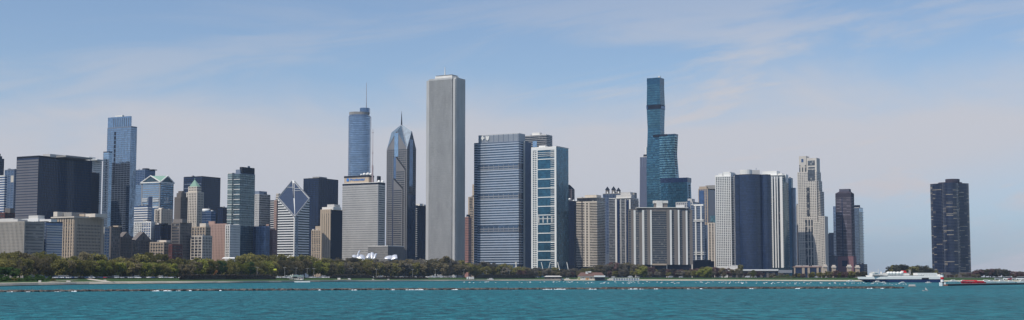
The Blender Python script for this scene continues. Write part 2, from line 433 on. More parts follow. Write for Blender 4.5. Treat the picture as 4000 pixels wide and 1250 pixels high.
plate_e(b, 'stone_band', PALE, 630, 676, 748, 750, .4); plate_e(b, 'stone_band', PALE, 630, 676, 720, 722, .4)
# the white emblem: a three with a tail
sgn = MB()
def seg(p0, p1, ya, yb):
    y0 = b.loc(p0, 780, x=b.L).y; y1 = b.loc(p1, 780, x=b.L).y
    sgn.box(b.L+.2, b.L+.7, y0, y1, b.loc(650, yb, x=b.L).z, b.loc(650, ya, x=b.L).z)
seg(640, 652, 772, 775.5); seg(643, 652, 780, 783); seg(640, 652, 788, 793); seg(652.1, 657, 772, 793); seg(657.1, 664, 788, 791)
sgn.build('emblem', PALE, b.root)

b = simple('office_building', 'white and blue banded low tower below the green gabled tower', 526, 577, 590, 806, 2000, G_MID, WHITE, fh=3.5, frac=.5, out=.5, bot=880, rown='floor_band', coren='curtain_wall')
b = simple('glass_building', 'plain blue glass block below the green gabled tower', 572, 592, 606, 815, 2050, G_BLUE2, STEEL, fh=3.5, frac=.15, out=.1, bot=900, rown='floor_band', coren='curtain_wall')
b = simple('stone_building', 'cream tower with a black window slot and rounded cap', 604, 630, 673, 819, 1960, CREAM, G_GREYROW, fh=3.5, frac=.2, ns=3, ne=7, pw=2.0, bot=900)
plate_s(b, 'window_slot', NAVYM, 616, 619, 824, 870, .5)
b_ = b; bc = MB(); q = b.loc(630, 812, y=b.W*.3); bc.cyl(q.x-2, b.W*.4, b.h, q.z, 5, 14, 3.6); bc.build('roof_cap', CREAM, b.root)
b = simple('office_building', 'small white building with square windows and a glass side', 524, 556, 566, 868, 1860, WHITE, G_DARKROW, fh=3.4, frac=.5, ns=5, ne=4, pw=1.4, bot=960)
b = simple('office_building', 'white gridded building beside a dark block below the cream tower', 553, 590, 606, 868, 1840, WHITE, G_MID, fh=3.4, frac=.55, ns=5, ne=5, pw=1.1, bot=960)
b = simple('office_building', 'small navy block with a roof box left of the brown setback tower', 604, 628, 682, 880, 1830, NAVYM, G_NAVY, fh=3.5, frac=.5, ns=4, ne=6, bot=970)
pent(b, 617, 640, 872, .1, .4, NAVYM)

# brown setback tower and its front block
b = simple('stone_tower', 'grey brown setback tower with rounded shoulders', 682, 706, 733, 772, 1900, BROWN, G_DARKROW, fh=3.7, frac=.5, ns=6, ne=6, pw=1.6, bot=880)
zt = b.sz(745, px=706)
MB().prism([(b.L*.15, 2), (b.L*.9, 2), (b.L, b.W*.3), (b.L, b.W*.75), (b.L*.8, b.W*.9), (b.L*.15, b.W*.9)], b.h+.2, zt-3).build('setback', BROWN, b.root)
MB().prism([(b.L*.25, 4), (b.L*.85, 4), (b.L*.9, b.W*.35), (b.L*.9, b.W*.65), (b.L*.7, b.W*.8), (b.L*.25, b.W*.8)], zt-3, zt).build('crown', BROWN, b.root)
b = simple('stone_building', 'large brown grey block with blank west wall left of pink building', 670, 703, 748, 872, 1760, WARM, G_DARKROW, fh=3.7, frac=.42, ns=2, ne=9, pw=1.2, bot=1010)
pent(b, 676, 712, 855, .05, .5, WARM, 'setback')

b = simple('office_tower', 'dark navy office slab behind the green pyramid tower', 718, 790, 861, 690, 2560, NAVYM, G_NAVY, fh=4, frac=.6, ns=8, ne=10, pw=.5, bot=830)
box_part(b.root, 'louvre_band', STEEL, *[(2, b.L-2, -.25, .1, b.h-14-8*k, b.h-12.6-8*k) for k in range(6)])
# cream tower, green pyramid
b = simple('stone_tower', 'white terracotta tower with green pyramid roof', 729, 770, 796, 752, 1980, CREAM, G_DARKROW, fh=3.7, frac=.5, ns=7, ne=5, pw=1.7, bot=870)
b.root['label'] = 'white terracotta tower with a green copper pyramid roof'
z1 = b.sz(728, px=762); z2 = b.sz(702, px=760)
a0 = b.loc(735, 740, y=1.5).x; a1 = b.loc(770, 740, y=1.5).x
shaft(b.root, rect(a0, a1, 1.5, b.W*.75), b.h, z1, CREAM, G_DARKROW, 3.6, .4, xp=spread(a0+1, a1-1, 6, 1.2), pout=.3, corename='upper_wall', roof=False)
cxx = (a0+a1)/2; cyy = b.W*.4
MB().loft([[(a0+1,2.5,z1),(a1-1,2.5,z1),(a1-1,b.W*.7,z1),(a0+1,b.W*.7,z1)],[(cxx-.5,cyy-.5,z2),(cxx+.5,cyy-.5,z2),(cxx+.5,cyy+.5,z2),(cxx-.5,cyy+.5,z2)]]).build('pyramid_roof', COPPER, b.root)
box_part(b.root, 'finial', COPPER, (cxx-.3, cxx+.3, cyy-.3, cyy+.3, z2-1, z2+3))
b = simple('glass_building', 'small blue glass block with a white drum on its roof', 790, 824, 842, 828, 1900, G_MID, STEEL, fh=3.6, frac=.2, out=.2, ns=6, ne=4, pw=.3, bot=890, rown='floor_band', coren='curtain_wall')
q = b.loc(806, 816, y=b.W*.5); MB().cyl(q.x, b.W*.5, b.h, q.z, 5.5, 18).build('roof_drum', BRIGHT, b.root, True)
b = simple('office_building', 'low navy office block behind the banded glass tower', 850, 872, 905, 812, 2300, NAVYM, G_NAVY, fh=3.9, frac=.5, ns=4, ne=5, bot=900)

# glass residential tower with pale bands
b = Bld('glass_tower', 'grey green glass tower with pale bands and dark stepped crown', 916, 940, 996, 679, 1950)
shaft(b.root, rect(0, b.L, 0, b.W), 0, b.h, G_GREEND, G_GREEN, 3.3, .45, .12, zvis=b.sz(1010, px=940), xp=[(.5,.8),(b.L-.5,.8)], yp=spread(.5, b.W-.5, 7, .35), pout=.2, corename='curtain_wall', roofm=STEEL)
for k in range(10):
    y_ = 700+19.6*k
    box_part(b.root, 'pale_band', WHITE, (-.5, b.L*.96, -.7, 0, b.sz(y_+1.6, px=930), b.sz(y_-.6, px=930)))
    box_part(b.root, 'thin_band', PALE, (b.L, b.L+.35, 0.2, b.W, b.sz(y_+1.2, px=940), b.sz(y_, px=940)))
pent(b, 921, 938, 662, .05, .3, STEEL, 'crown'); 
q0 = b.loc(940, 653, y=b.W*.2); box_part(b.root, 'crown', DGREY, (b.L*.55, b.L-.3, b.W*.12, b.W-.5, b.h+1, q0.z))
box_part(b.root, 'roof_mast', STEEL, (b.L*.7, b.L*.7+.6, b.W*.6, b.W*.6+5, q0.z, q0.z+2.5))
b = Bld('glass_tower', 'narrow pale glass wing left of the tower with the dark stepped crown', 890, 907, 919, 678, 1975)
shaft(b.root, rect(0, b.L, 0, b.W), 0, b.h, G_GREEND, glass('pale green grey glass', lin((150,160,156)), metal=.4, var=.25), 3.3, .7, .2, zvis=b.sz(880, px=900), corename='curtain_wall', roofm=WHITE)
for k in range(10):
    y_ = 700+19.6*k
    box_part(b.root, 'pale_band', WHITE, (-.3, b.L+.3, -.5, 0, b.sz(y_+1.6, px=900), b.sz(y_-.4, px=900)))

b = simple('office_building', 'pale office tower with louvred grey side and blue roof box', 990, 1013, 1056, 760, 2280, PALE, G_GREYROW, fh=3.8, frac=.45, ns=5, ne=0, pw=1.5, bot=900)
pent(b, 993, 1013, 746, .1, .8, STEEL)
b = simple('glass_building', 'blue glass block between the green tower and red brick tower', 990, 1036, 1053, 886, 1960, G_MID, G_NAVY, fh=3.4, frac=.4, out=.1, ns=5, ne=4, pw=.8, bot=1010, coren='curtain_wall')
b = simple('office_tower', 'slim tower of thin black and white stripes left of the diamond roof', 1056, 1086, 1100, 784, 2450, NAVYM, PALE, fh=3.9, frac=.42, out=.5, bot=900, rown='floor_band', coren='curtain_wall')
b = simple('brick_building', 'pale pink narrow tower between striped tower and diamond roof', 1071, 1081, 1090, 784, 2380, PINK, G_DARKROW, fh=3.9, frac=.3, ns=3, bot=900)
b = simple('brick_building', 'pinkish brick tower with small peaked top left of the diamond roof', 1052, 1066, 1080, 900, 1990, matte('rosy brick', lin((150,116,112))), G_GREYROW, fh=3.4, frac=.4, ns=4, ne=4, pw=1.0, bot=1010)
pent(b, 1056, 1070, 892, .2, .6, PINK)
b = simple('brick_building', 'small tan rooftop tower above the blue glass block', 1040, 1050, 1056, 878, 2120, PINK, G_GREYROW, fh=3.5, frac=.3, ns=3, bot=905)

# diamond-roofed tower: split, sloping diamond face
b = Bld('office_tower', 'white and black striped tower with split sloping diamond roof', 1086, 1152, 1209, 774, 2180, depth=None)
L_, W_, h_ = b.L, b.W, b.h
zlow = b.sz(848, px=1152)         # low corner of the diamond (near corner)
ztop = b.sz(703, px=1136, y=W_)   # apex over the far corner
# column with a sloping top: near corner low, left and right corners middle, far corner high
def slopez(x, y): 
    u = (x/L_); v = y/W_
    # near corner is (L,0)
    return zlow + ((1-u) + v)/2 * (ztop - zlow)
cor = [(0,0),(L_,0),(L_,W_),(0,W_)]
mb = MB(); mb.loft([[(x,y,0) for x,y in cor], [(x,y,slopez(x,y)) for x,y in cor]]); mb.build('wall', BRIGHT, b.root)
zr = zlow + .0
fhh = 4.05
rm = bpy.data.meshes.new('window_row'); q_ = MB().prism(cor, 0, fhh*.5, off=.12); rm.from_pydata(q_.v, [], q_.f); rm.materials.append(G_BLACK)
zz = zlow - fhh
while zz > b.sz(1005, px=1152):
    o = bpy.data.objects.new('window_row', rm); C.objects.link(o); o.parent = b.root; o.location = (0,0,zz); zz -= fhh
zz = zlow
while zz < ztop-6:
    r_ = MB()
    # bands on the south and east faces shorten as the roof slopes
    f = (zz + fhh*.6 - zlow)/(ztop-zlow)
    xe = L_*(1-2*f); ys_ = W_*2*f
    if xe > 2: MB().box(0, xe-1.0, -.12, .3, zz, zz+fhh*.5).build('window_row', G_BLACK, b.root)
    if ys_ < W_-2: MB().box(L_-.3, L_+.12, ys_+1.0, W_, zz, zz+fhh*.5).build('window_row', G_BLACK, b.root)
    zz += fhh
# glass of the sloping face in two halves with a gap between them
dm = glass('diamond roof glass', lin((66,78,100)), metal=.1, var=.1, rough=.4)
def sp_(u, v, up=.3): x = L_*u; y = W_*v; return (x, y, slopez(x, y)+up)
MB().loft([[sp_(.04,.04,.0), sp_(.96,.04,.0), sp_(.04,.90,.0)], [sp_(.04,.04,.5), sp_(.96,.04,.5), sp_(.04,.90,.5)]]).build('sloping_glass', dm, b.root)
MB().loft([[sp_(.98,.05,.0), sp_(.98,.96,.0), sp_(.11,.96,.0)], [sp_(.98,.05,.5), sp_(.98,.96,.5), sp_(.11,.96,.5)]]).build('sloping_glass', dm, b.root)
t_ = MB()
for p, q in (((0,0),(1,0)),((1,0),(1,1)),((1,1),(.09,1)),((0,.91),(0,0))): t_.beam(sp_(*p,.4), sp_(*q,.4), 2.0)
t_.build('roof_edge', MIDG, b.root)
MB().beam(sp_(.5,.5,.5), sp_(.1,.9,.5), 1.2).build('roof_slot', NAVYM, b.root)
for (u0,v0,u1,v1) in ((.28,.60,.16,.48),(.50,.82,.40,.70)):
    pass
lt = MB()
for (uu, vv) in ((.12,.68),(.36,.86),(.42,.80)):
    a_ = sp_(uu, vv, .9); lt.beam((a_[0]-5, a_[1]-5, a_[2]), (a_[0]+4, a_[1]+4, a_[2]), .8)
lt.build('roof_light_strip', BRIGHT, b.root)
box_part(b.root, 'corner_pier', WHITE, (L_-1.6, L_+.5, -.5, 1.6, 0, zlow-1))
plate_e(b, 'glass_bay', G_PALEB, 1156, 1164, 850, 1000, .3)
b = simple('stone_building', 'white chimney like block peeking out left of the diamond roof', 1078, 1088, 1096, 758, 2420, CREAM, G_DARKROW, fh=3.9, frac=.3, bot=800)

# ================================================================== LEFT, MICHIGAN AVENUE ROW
b = simple('hotel_building', 'long beige hotel block with rows of windows at far left', -120, 96, 101, 868, 1500, BEIGE, G_GREYROW, fh=3.5, frac=.42, ns=44, ne=2, pw=1.3, bot=1000, depth=28, cat='hotel')
box_part(b.root, 'roof_terrace', PALE, (b.L*.45, b.L*.8, 6, 20, b.h+1, b.h+4)); pent(b, 0, 52, 853, .3, .7, PALE)
b = Bld('office_building', 'low glass building with pale slatted side and white penthouse', 98, 180, 245, 868, 1540)
shaft(b.root, rect(0, b.L, 0, b.W), 0, b.h, STEEL, G_MID, 3.6, .55, .08, zvis=b.sz(1000, px=180), xp=spread(.4, b.L-.4, 9, .3), pout=.15, roofm=NAVYM)
box_part(b.root, 'side_slat', PALE, *[(b.L+.1, b.L+.6, 1, b.W-.5, b.h-5.4-2.78*k, b.h-3.7-2.78*k) for k in range(16)])
box_part(b.root, 'roller_blind', BRIGHT, *[(1, b.L*.5, -.25, 0, b.h-5.2-3.0*k, b.h-3.3-3.0*k) for k in range(4)])
box_part(b.root, 'street_canopy', WHITE, (0, b.L*.72, -3, -.2, b.sz(977, px=140)-.3, b.sz(975, px=140)+.2))
pent(b, 66, 150, 853, .1, .5, BRIGHT, z0=b.h+1.2); pent(b, 112, 148, 841, .2, .6, PALE); pent(b, 152, 200, 856, .15, .5, WHITE)

b = Bld('office_building', 'cream cornice office block with round attic windows and grey front', 206, 290, 405, 847, 1640)
shaft(b.root, rect(0, b.L, 0, b.W), 0, b.h, TAN, G_DARKROW, 4.0, .5, .08, zvis=b.sz(1000, px=290), xp=spread(1.6, b.L-1.6, 9, 2.2), yp=[(2,4),(b.W-2,4)]+spread(5, b.W-5, 17, .8), pout=.5, head=9, roofm=ROOFG)
MB().prism(rect(0, b.L, 0, b.W), b.h-.9, b.h+.5, off=1.6).build('cornice', CREAM, b.root)
rw = MB()
for i in range(14):
    x = 2 + (b.L-4)*i/13
    rw.cyl(x, 0, 0, .1, 1.1, 10)
rwm = MB()
for i in range(14):
    x = 2 + (b.L-4)*i/13
    rwm.loft([[(x+1.0*math.cos(t), -.15, b.h-5+1.0*math.sin(t)) for t in [k*math.pi/5 for k in range(10)]][::1], [(x+1.0*math.cos(t), .3, b.h-5+1.0*math.sin(t)) for t in [k*math.pi/5 for k in range(10)]]])
rwm.build('attic_window', G_DARKROW, b.root)
pent(b, 209, 224, 827, .1, .5, CREAM); pent(b, 225, 280, 829, .3, .8, STONE); pent(b, 300, 330, 836, .55, .8, TAN); pent(b, 334, 372, 834, .5, .9, CREAM)

b = simple('office_building', 'narrow white banded building right of the cornice office block', 396, 408, 428, 890, 1700, PALE, G_MID, fh=3.6, frac=.6, ns=2, ne=3, pw=.7, bot=1010)
b = simple('office_building', 'grey stone building with a tan roof hut beside the banded one', 424, 434, 470, 888, 1720, WARM, G_GREYROW, fh=3.6, frac=.5, ns=2, ne=6, pw=1.2, bot=1010)
pent(b, 441, 462, 881, .3, .7, TAN)
def gabled(name, label, xl, xc, xr, eave, gx, gtop, D, m, bot=1012):
    b = simple(name, label, xl, xc, xr, eave, D, m, G_DARKROW, fh=3.7, frac=.42, ns=4, ne=8, pw=1.3, bot=bot, roofm=NAVYM)
    y = b.loc(gx, gtop, x=b.L).y; z = b.loc(gx, gtop, x=b.L).z; hw = b.W*.45
    g = MB(); g.loft([[(b.L-8, y-hw, b.h+.1), (b.L+.6, y-hw, b.h+.1), (b.L+.6, y+hw, b.h+.1), (b.L-8, y+hw, b.h+.1)], [(b.L-8, y-.3, z), (b.L+.6, y-.3, z), (b.L+.6, y+.3, z), (b.L-8, y+.3, z)]]); g.build('gable', m, b.root)
    box_part(b.root, 'gable_window', G_DARKROW, (b.L+.5, b.L+.9, y-1.5, y+1.5, b.h+2, b.h+6))
    return b
gabled('stone_building', 'grey brown club building with a steep front gable', 462, 470, 515, 928, 495, 906, 1760, BROWN)
b = gabled('stone_building', 'low dark stone hall with two steep gables behind the trees', 508, 516, 590, 940, 560, 906, 1790, BROWN)
b = simple('stone_building', 'short tan and white building with a cream roof hut', 586, 640, 672, 948, 1740, TAN, G_DARKROW, fh=3.9, frac=.5, ns=6, ne=5, pw=1.3, bot=1012)
pent(b, 615, 650, 938, .2, .7, CREAM)
b = simple('brick_building', 'low dark brick building with blue roof behind the park trees', 660, 672, 712, 957, 1730, RED, G_DARKROW, fh=3.9, frac=.4, ns=3, ne=6, bot=1010)
b = simple('stone_building', 'cream banded building with dark side in front of pink block', 746, 790, 828, 923, 1760, CREAM, G_DARKROW, fh=3.7, frac=.58, out=.05, ns=4, ne=7, pw=1.0, bot=1015)
b = simple('stone_building', 'tan stepped building behind the cream banded building', 748, 803, 822, 888, 1830, TAN, G_DARKROW, fh=3.7, frac=.45, ns=6, ne=3, pw=1.5, bot=930)
pent(b, 780, 804, 872, .1, .7, CREAM)
b = simple('brick_building', 'broad pinkish brick building with deep cornice', 808, 884, 892, 876, 1880, PINK, G_DARKROW, fh=3.8, frac=.42, ns=13, ne=2, pw=2.2, bot=1012)
pent(b, 815, 838, 864, .3, .8, PINK); q = b.loc(865, 866, y=b.W*.5)
b = simple('office_building', 'white edged building with grey side right of pink block', 881, 898, 938, 880, 1860, WHITE, G_GREYROW, fh=3.5, frac=.5, ns=3, ne=9, pw=1.3, bot=1012)
# ================================================================== CENTRE
b = simple('office_tower', 'dark navy office block between diamond roof and tan tower', 1186, 1246, 1321, 697, 2750, NAVYM, G_NAVY, fh=4, frac=.5, ns=6, ne=9, pw=.4, bot=1010)
pent(b, 1221, 1247, 690, .1, .5, STONE)
b = simple('stone_tower', 'tan ribbed tower with dark side and white roof boxes', 1252, 1292, 1336, 820, 2260, TAN, G_DARKROW, fh=4, frac=.9, out=.05, ns=5, ne=0, pw=3.4, pout=.5, bot=1012, head=6)
plate_e(b, 'dark_side', NAVYM, 1294, 1336, 822, 1012, .4)
pent(b, 1258, 1302, 808, .1, .8, WHITE); pent(b, 1278, 1306, 798, .3, .8, PALE)
b = simple('stone_building', 'small tan building behind the tan ribbed tower', 1217, 1254, 1268, 901, 2350, TAN, G_DARKROW, fh=4, frac=.42, ns=6, ne=2, pw=1.6, bot=1012)
pent(b, 1232, 1256, 883, .2, .8, TAN)

# rounded glass tower with spire
def rounded(hw, hd, r, n=5):
    pts = []
    for cx_, cy_, a0 in ((hw-r, -hd+r, -90), (hw-r, hd-r, 0), (-hw+r, hd-r, 90), (-hw+r, -hd+r, 180)):
        for i in range(n+1):
            a = R(a0+90*i/n); pts.append((cx_+r*math.cos(a), cy_+r*math.sin(a)))
    return pts
D = 2900
def centred(name, label, xl, xr, top, D, cat='building', rz=0):
    Z = at((xl+xr)/2, top, D).z; c_ = at((xl+xr)/2, top, D)
    r = tag(empty(name, (c_.x, D, GZ), rz), label, cat)
    hw = (at(xr, top, D).x - at(xl, top, D).x)/2
    return r, hw, Z-GZ, c_
r_, hw, h_, c_ = centred('glass_tower', 'rounded blue glass tower with tall thin spire', 1364, 1449, 440, D)
hz = lambda py: at(1406, py, D).z - GZ
pl = rounded(hw, 26, 17, 6)
mull = matte('silver mullion', lin((150,160,172)))
shaft(r_, pl, 0, hz(459), G_BLUE2, glass('rounded tower glass', lin((146,158,174)), metal=.8, var=.25, rough=.16, cell=(6,6,4)), 3.9, .62, .15, zvis=hz(700), corename='curtain_wall', roofm=STEEL)
pl2 = [(x-3 if x > 0 else x, y) for x, y in rounded(hw-1, 24, 16, 6)]
MB().prism(pl2, hz(459)+1, hz(452)).build('upper_wall', G_BLUE2, r_)
MB().prism(pl2, hz(452), hz(441)).build('parapet', STONE, r_)
MB().prism([(x*.45+hw*.45, y*.6) for x, y in pl], hz(441), hz(424)).build('crown', G_BLUE2, r_)
sm = MB(); sx_ = at(1431, 400, D).x - c_.x
sm.cyl(sx_, 0, hz(424), hz(400), 1.3, 8, 1.0); sm.cyl(sx_, 0, hz(400), hz(323), .95, 8, .5); sm.build('spire', matte('spire steel', lin((180,182,188))), r_)

# gridded office block with rooftop sign
b = Bld('office_building', 'broad pale office block with blue rooftop sign and antenna', 1338, 1477, 1505, 713, 2350)
zv = b.sz(1015, px=1477)
shaft(b.root, rect(0, b.L, 0, b.W), 0, b.h-3.2, PALE, G_GREYROW, 3.88, .34, .1, zvis=zv, xp=spread(.6, b.L-.6, 46, .65), yp=[(1,2),(b.W-1,2)], pout=.3, head=3.5, roofm=NAVYM, rooft=3.0)
MB().prism(rect(0, b.L, 0, b.W), b.h-3.1, b.h, off=-.5).build('attic_band', G_NAVY, b.root)
MB().prism(rect(0, b.L, 0, b.W), b.h+.05, b.h+.9, off=.3).build('cornice', WHITE, b.root)
yl = 9.0
p0 = b.loc(1345, 690, y=yl); p1 = b.loc(1440, 690, y=yl); zt = b.loc(1440, 684, y=yl).z
box_part(b.root, 'sign_penthouse', TAN, (p0.x, p1.x, yl, yl+16, b.h+1, zt-3.2))
box_part(b.root, 'penthouse_fascia', DGREY, (p0.x-.4, p1.x+.4, yl-.4, yl+16.4, zt-3.1, zt))
disc = MB(); dx = b.loc(1359, 703, y=yl).x; dz = b.loc(1359, 703, y=yl).z
disc.loft([[(dx+2.9*math.cos(t), yl-.7, dz+2.9*math.sin(t)) for t in [k*math.pi/10 for k in range(20)]], [(dx+2.9*math.cos(t), yl-.02, dz+2.9*math.sin(t)) for t in [k*math.pi/10 for k in range(20)]]])
SIGNB = matte('sign blue', lin((60,124,196)), var=.03)
disc.build('sign_disc', SIGNB, b.root)
tcu = bpy.data.curves.new('sign_text', 'FONT'); tcu.body = 'Prudential'; tcu.extrude = .25; tcu.offset = .06
to = bpy.data.objects.new('sign_lettering', tcu); C.objects.link(to); tcu.materials.append(SIGNB)
tw = b.loc(1423, 702, y=yl).x - b.loc(1368, 702, y=yl).x
tcu.size = 5.6
bpy.context.view_layer.update()
dimx = to.dimensions.x
tme = bpy.data.meshes.new_from_object(to.evaluated_get(bpy.context.evaluated_depsgraph_get()))
bpy.data.objects.remove(to); tme.materials.clear(); to = mesh_obj('sign_lettering', tme, SIGNB)
to.parent = b.root; to.rotation_euler = (math.pi/2, 0, 0)
to.scale = (tw/max(1, dimx), 1, 1); to.location = (b.loc(1368, 702, y=yl).x, yl-.35, dz-1.9)
mast = MB(); mx = b.loc(1456, 600, y=14).x; ztm = lambda py: b.loc(1457, py, y=14).z
mast.cyl(mx, 14, b.h+1, ztm(645), 1.5, 8, 1.3); mast.cyl(mx, 14, ztm(645), ztm(503), .6, 6, .3)
for py in (518, 597, 655): mast.cyl(mx, 14, ztm(py+1.5), ztm(py-1), 1.5, 8)
mast.build('antenna_mast', matte('mast red grey', lin((168,150,150))), b.root)
for i, (px, rr) in enumerate(((1414, 2.0), (1424, 3.0), (1436, 3.2), (1446, 2.6))):
    q = b.loc(px, 680, y=14); MB().ball((q.x, 12+i*1.3, zt+rr*.6), rr, 12, 8).build('radome', BRIGHT, b.root, True)
for i, px in enumerate((1494, 1505)):
    q = b.loc(px, 712, y=b.W*.6); MB().ball((b.L-6+i*3, b.W*(.5+.3*i), b.h+2.6), 2.6, 12, 8).build('radome', BRIGHT, b.root, True)
box_part(b.root, 'stair_tower', DGREY, (b.L-13, b.L-9.5, 15, 22, b.h+1, b.loc(1463, 688, y=14).z))
# low annex with ribbed face in front
b = Bld('office_building', 'low grey annex with ribbed face below pointed glass tower', 1438, 1515, 1577, 962, 2240)
shaft(b.root, rect(0, b.L, 0, b.W), 0, b.h, STONE, G_GREYROW, 4, .5, .06, xp=spread(.5, b.L-.5, 20, 1.1), pout=.4, zvis=b.sz(1030, px=1515), roofm=WHITE)
box_part(b.root, 'blank_side', matte('grey stone panels', lin((112,108,106))), (b.L+.1, b.L+.5, .3, b.W, 0, b.h-.3))

# pointed tower: cross gables, glass roof, spire
b = Bld('office_tower', 'pointed granite and glass tower with chevron roof and spire', 1511, 1590, 1625, 580, 2450)
L_, W_, h_ = b.L, b.W, b.h
zv = b.sz(1030, px=1590)
shaft(b.root, rect(0, L_, 0, W_), 0, h_, GRAN, G_BLACK, 3.9, .42, .08, zvis=zv, xp=[(.8,1.6),(L_-.8,1.6)]+spread(4, L_-4, 9, 1.0), yp=[(.8,1.6),(W_-.8,1.6)]+spread(4, W_-4, 7, 1.0), pout=.3, roof=False)
zg = b.loc(1549, 512, y=0).z; za = b.loc(1569, 486, y=W_/2).z
cx, cy = L_/2, W_/2
mb = MB(); V = [(0,0,h_),(L_,0,h_),(L_,W_,h_),(0,W_,h_),(cx,0,zg),(L_,cy,zg),(cx,W_,zg),(0,cy,zg),(cx,cy,za)]
mb.v += V; mb.f += [(0,4,8),(0,8,7),(1,5,8),(1,8,4),(2,6,8),(2,8,5),(3,7,8),(3,8,6)]
mb.build('roof', glass('roof glass', lin((104,122,138)), metal=.1, var=.25, rough=.5), b.root)
gb = MB()
gb.face([V[0],V[1],V[4]]).face([V[1],V[2],V[5]]).face([V[2],V[3],V[6]]).face([V[3],V[0],V[7]]); gb.build('gable', GRAN, b.root)
# stepped edges of the roof
stp = MB()
def steps(A, B, n, w, hh):
    for i in range(n):
        t = (i+.5)/n; p = [A[k]+(B[k]-A[k])*t for k in range(3)]
        stp.box(p[0]-w, p[0]+w, p[1]-w, p[1]+w, p[2]-hh, p[2]+hh*.2)
steps(V[0], V[8], 15, 1.0, 2.2); steps(V[1], V[8], 15, 1.0, 2.2); steps(V[3], V[8], 15, 1.0, 2.2); steps(V[2], V[8], 15, 1.0, 2.2)
stp.build('stepped_edge', matte('silver edge', lin((196,198,202))), b.root)
tr = MB()
for A, B in ((V[0],V[4]),(V[4],V[1]),(V[1],V[5]),(V[5],V[2])): tr.beam(A, B, 1.1)
tr.build('gable_trim', STEEL, b.root)
sp_m = MB(); zs = b.loc(1569, 433, y=cy).z; sp_m.cyl(cx, cy, za-8, za+12, 1.7, 8, .9); sp_m.cyl(cx, cy, za+12, zs, .9, 8, .12); sp_m.build('spire', DGREY, b.root)
plate_s(b, 'glass_strip', G_PALEB, 1541, 1556, 520, 612, .5)
gs = plate_s(b, 'glass_strip', G_BLUE2, 1538, 1551, 615, 760, .5); plate_s(b, 'glass_strip', G_NAVY, 1533, 1545, 700, 1010, .9)
plate_e(b, 'glass_strip', G_BLUE2, 1599, 1612, 545, 728, .5); plate_e(b, 'granite_bay', GRAN, 1600, 1611, 728, 745, .9); plate_e(b, 'dark_bay', G_NAVY, 1592, 1622, 760, 1010, .35)
# two stepped chevrons on the front
for (pa, ya, pb_, yb, bb) in ((1547, 612, 1583, 662, 1.6), (1537, 696, 1572, 735, 3.0)):
    A = b.loc(pa, ya, y=-bb); B_ = b.loc(pb_, yb, y=-bb)
    ch = MB(); n = 9
    for i in range(n):
        x0 = A.x + (B_.x-A.x)*i/n; x1 = A.x + (B_.x-A.x)*(i+1)/n + .02; z_ = A.z + (B_.z-A.z)*(i+.3)/n
        ch.box(x0, x1, -bb, 0, 0, z_)
    ch.build('chevron_bay', GRAN, b.root)
    st2 = MB()
    for i in range(n): 
        x_ = A.x+(B_.x-A.x)*(i+.5)/n; st2.box(x_-.9, x_+.9, -bb-.3, -bb, A.z+(B_.z-A.z)*(i+.3)/n-2, A.z+(B_.z-A.z)*(i+.3)/n)
    st2.build('chevron_window', NAVYM, b.root)
    rr = MB(); z_ = B_.z
    bands = MB()
    while z_ > max(zv, 20):
        bands.box(A.x+.6, B_.x-.6, -bb-.08, -bb, z_-5, z_-3.3); z_ -= 3.9
    if bands.v: bands.build('bay_windows', G_BLACK, b.root)
    box_part(b.root, 'bay_corner', GRAN, (B_.x-1.2, B_.x+.3, -bb-.3, 0, 0, B_.z-1))

b = simple('office_building', 'dark blue block with white rooftop plant between two tall towers', 1618, 1628, 1664, 804, 2560, NAVYM, G_NAVY, fh=3.9, frac=.5, ns=3, ne=6, bot=1035)
pent(b, 1622, 1640, 795, .1, .5, WHITE); pent(b, 1640, 1655, 799, .4, .8, WHITE)
box_part(b.root, 'balcony', WHITE, *[(b.L-2.5, b.L+1.4, -1.5, 2, b.h-6-3.9*k, b.h-5.0-3.9*k) for k in range(24)])

# white granite supertall
b = Bld('office_tower', 'tallest square white granite tower with notched corner', 1668, 1778, 1823, 301, 2350)
L_, W_, h_ = b.L, b.W, b.h
k = 6.0
poly = [(k,0),(L_-k,0),(L_-k,k*.55),(L_,k*.55),(L_,W_-k),(L_-k,W_-k),(L_-k,W_),(k,W_),(k,W_-k),(0,W_-k),(0,k),(k,k)]
zv = b.sz(1035, px=1778)
grey = matte('grey glass and spandrel', lin((84,88,94)), var=.1)
cb = MB().prism(poly, 0, h_-3); cb.build('wall', grey, b.root)
MB().prism(poly, h_-3, h_, off=.5).build('parapet', AONW, b.root)
pr = MB()
n = 24
for i in range(n): 
    x = k+.6+(L_-2*k-1.2)*i/(n-1); pr.box(x-.56, x+.56, -.55, .2, 0, h_-3)
for i in range(n):
    y = k+(W_-2*k)*i/(n-1); pr.box(L_-.2, L_+.55, y-.56, y+.56, 0, h_-3)
pr.build('granite_piers', AONW, b.root)
box_part(b.root, 'corner_strip', AONW, (-.6, k*.9, -.65, k*.6, 0, h_-2.9)); box_part(b.root, 'corner_strip', AONW, (L_-k+.5, L_-.4, k*.2, k*.54, 0, h_-2.9), (L_-1.2, L_+.6, k*.54, k*1.2, 0, h_-2.9))
z_ = h_-3-14
rmesh = None
while z_ > zv:
    if rmesh is None:
        q_ = MB().prism(poly, 0, 1.2, off=.12); rmesh = bpy.data.meshes.new('window_row'); rmesh.from_pydata(q_.v, [], q_.f); rmesh.materials.append(G_GREYROW)
    o = bpy.data.objects.new('window_row', rmesh); C.objects.link(o); o.parent = b.root; o.location = (0,0,z_); z_ -= 3.92
q0 = b.loc(1700, 300, y=8); q1 = b.loc(1762, 296, y=8)
box_part(b.root, 'penthouse', WHITE, (q0.x, q1.x+2, 8, W_-8, h_+.1, b.loc(1762, 294, y=8).z))
MB().prism(rect(q0.x+1, q1.x+1, 9, W_-10), b.loc(1762, 294, y=8).z+.8, b.loc(1762, 294, y=8).z+1.7).build('roof_rail', MIDG, b.root)
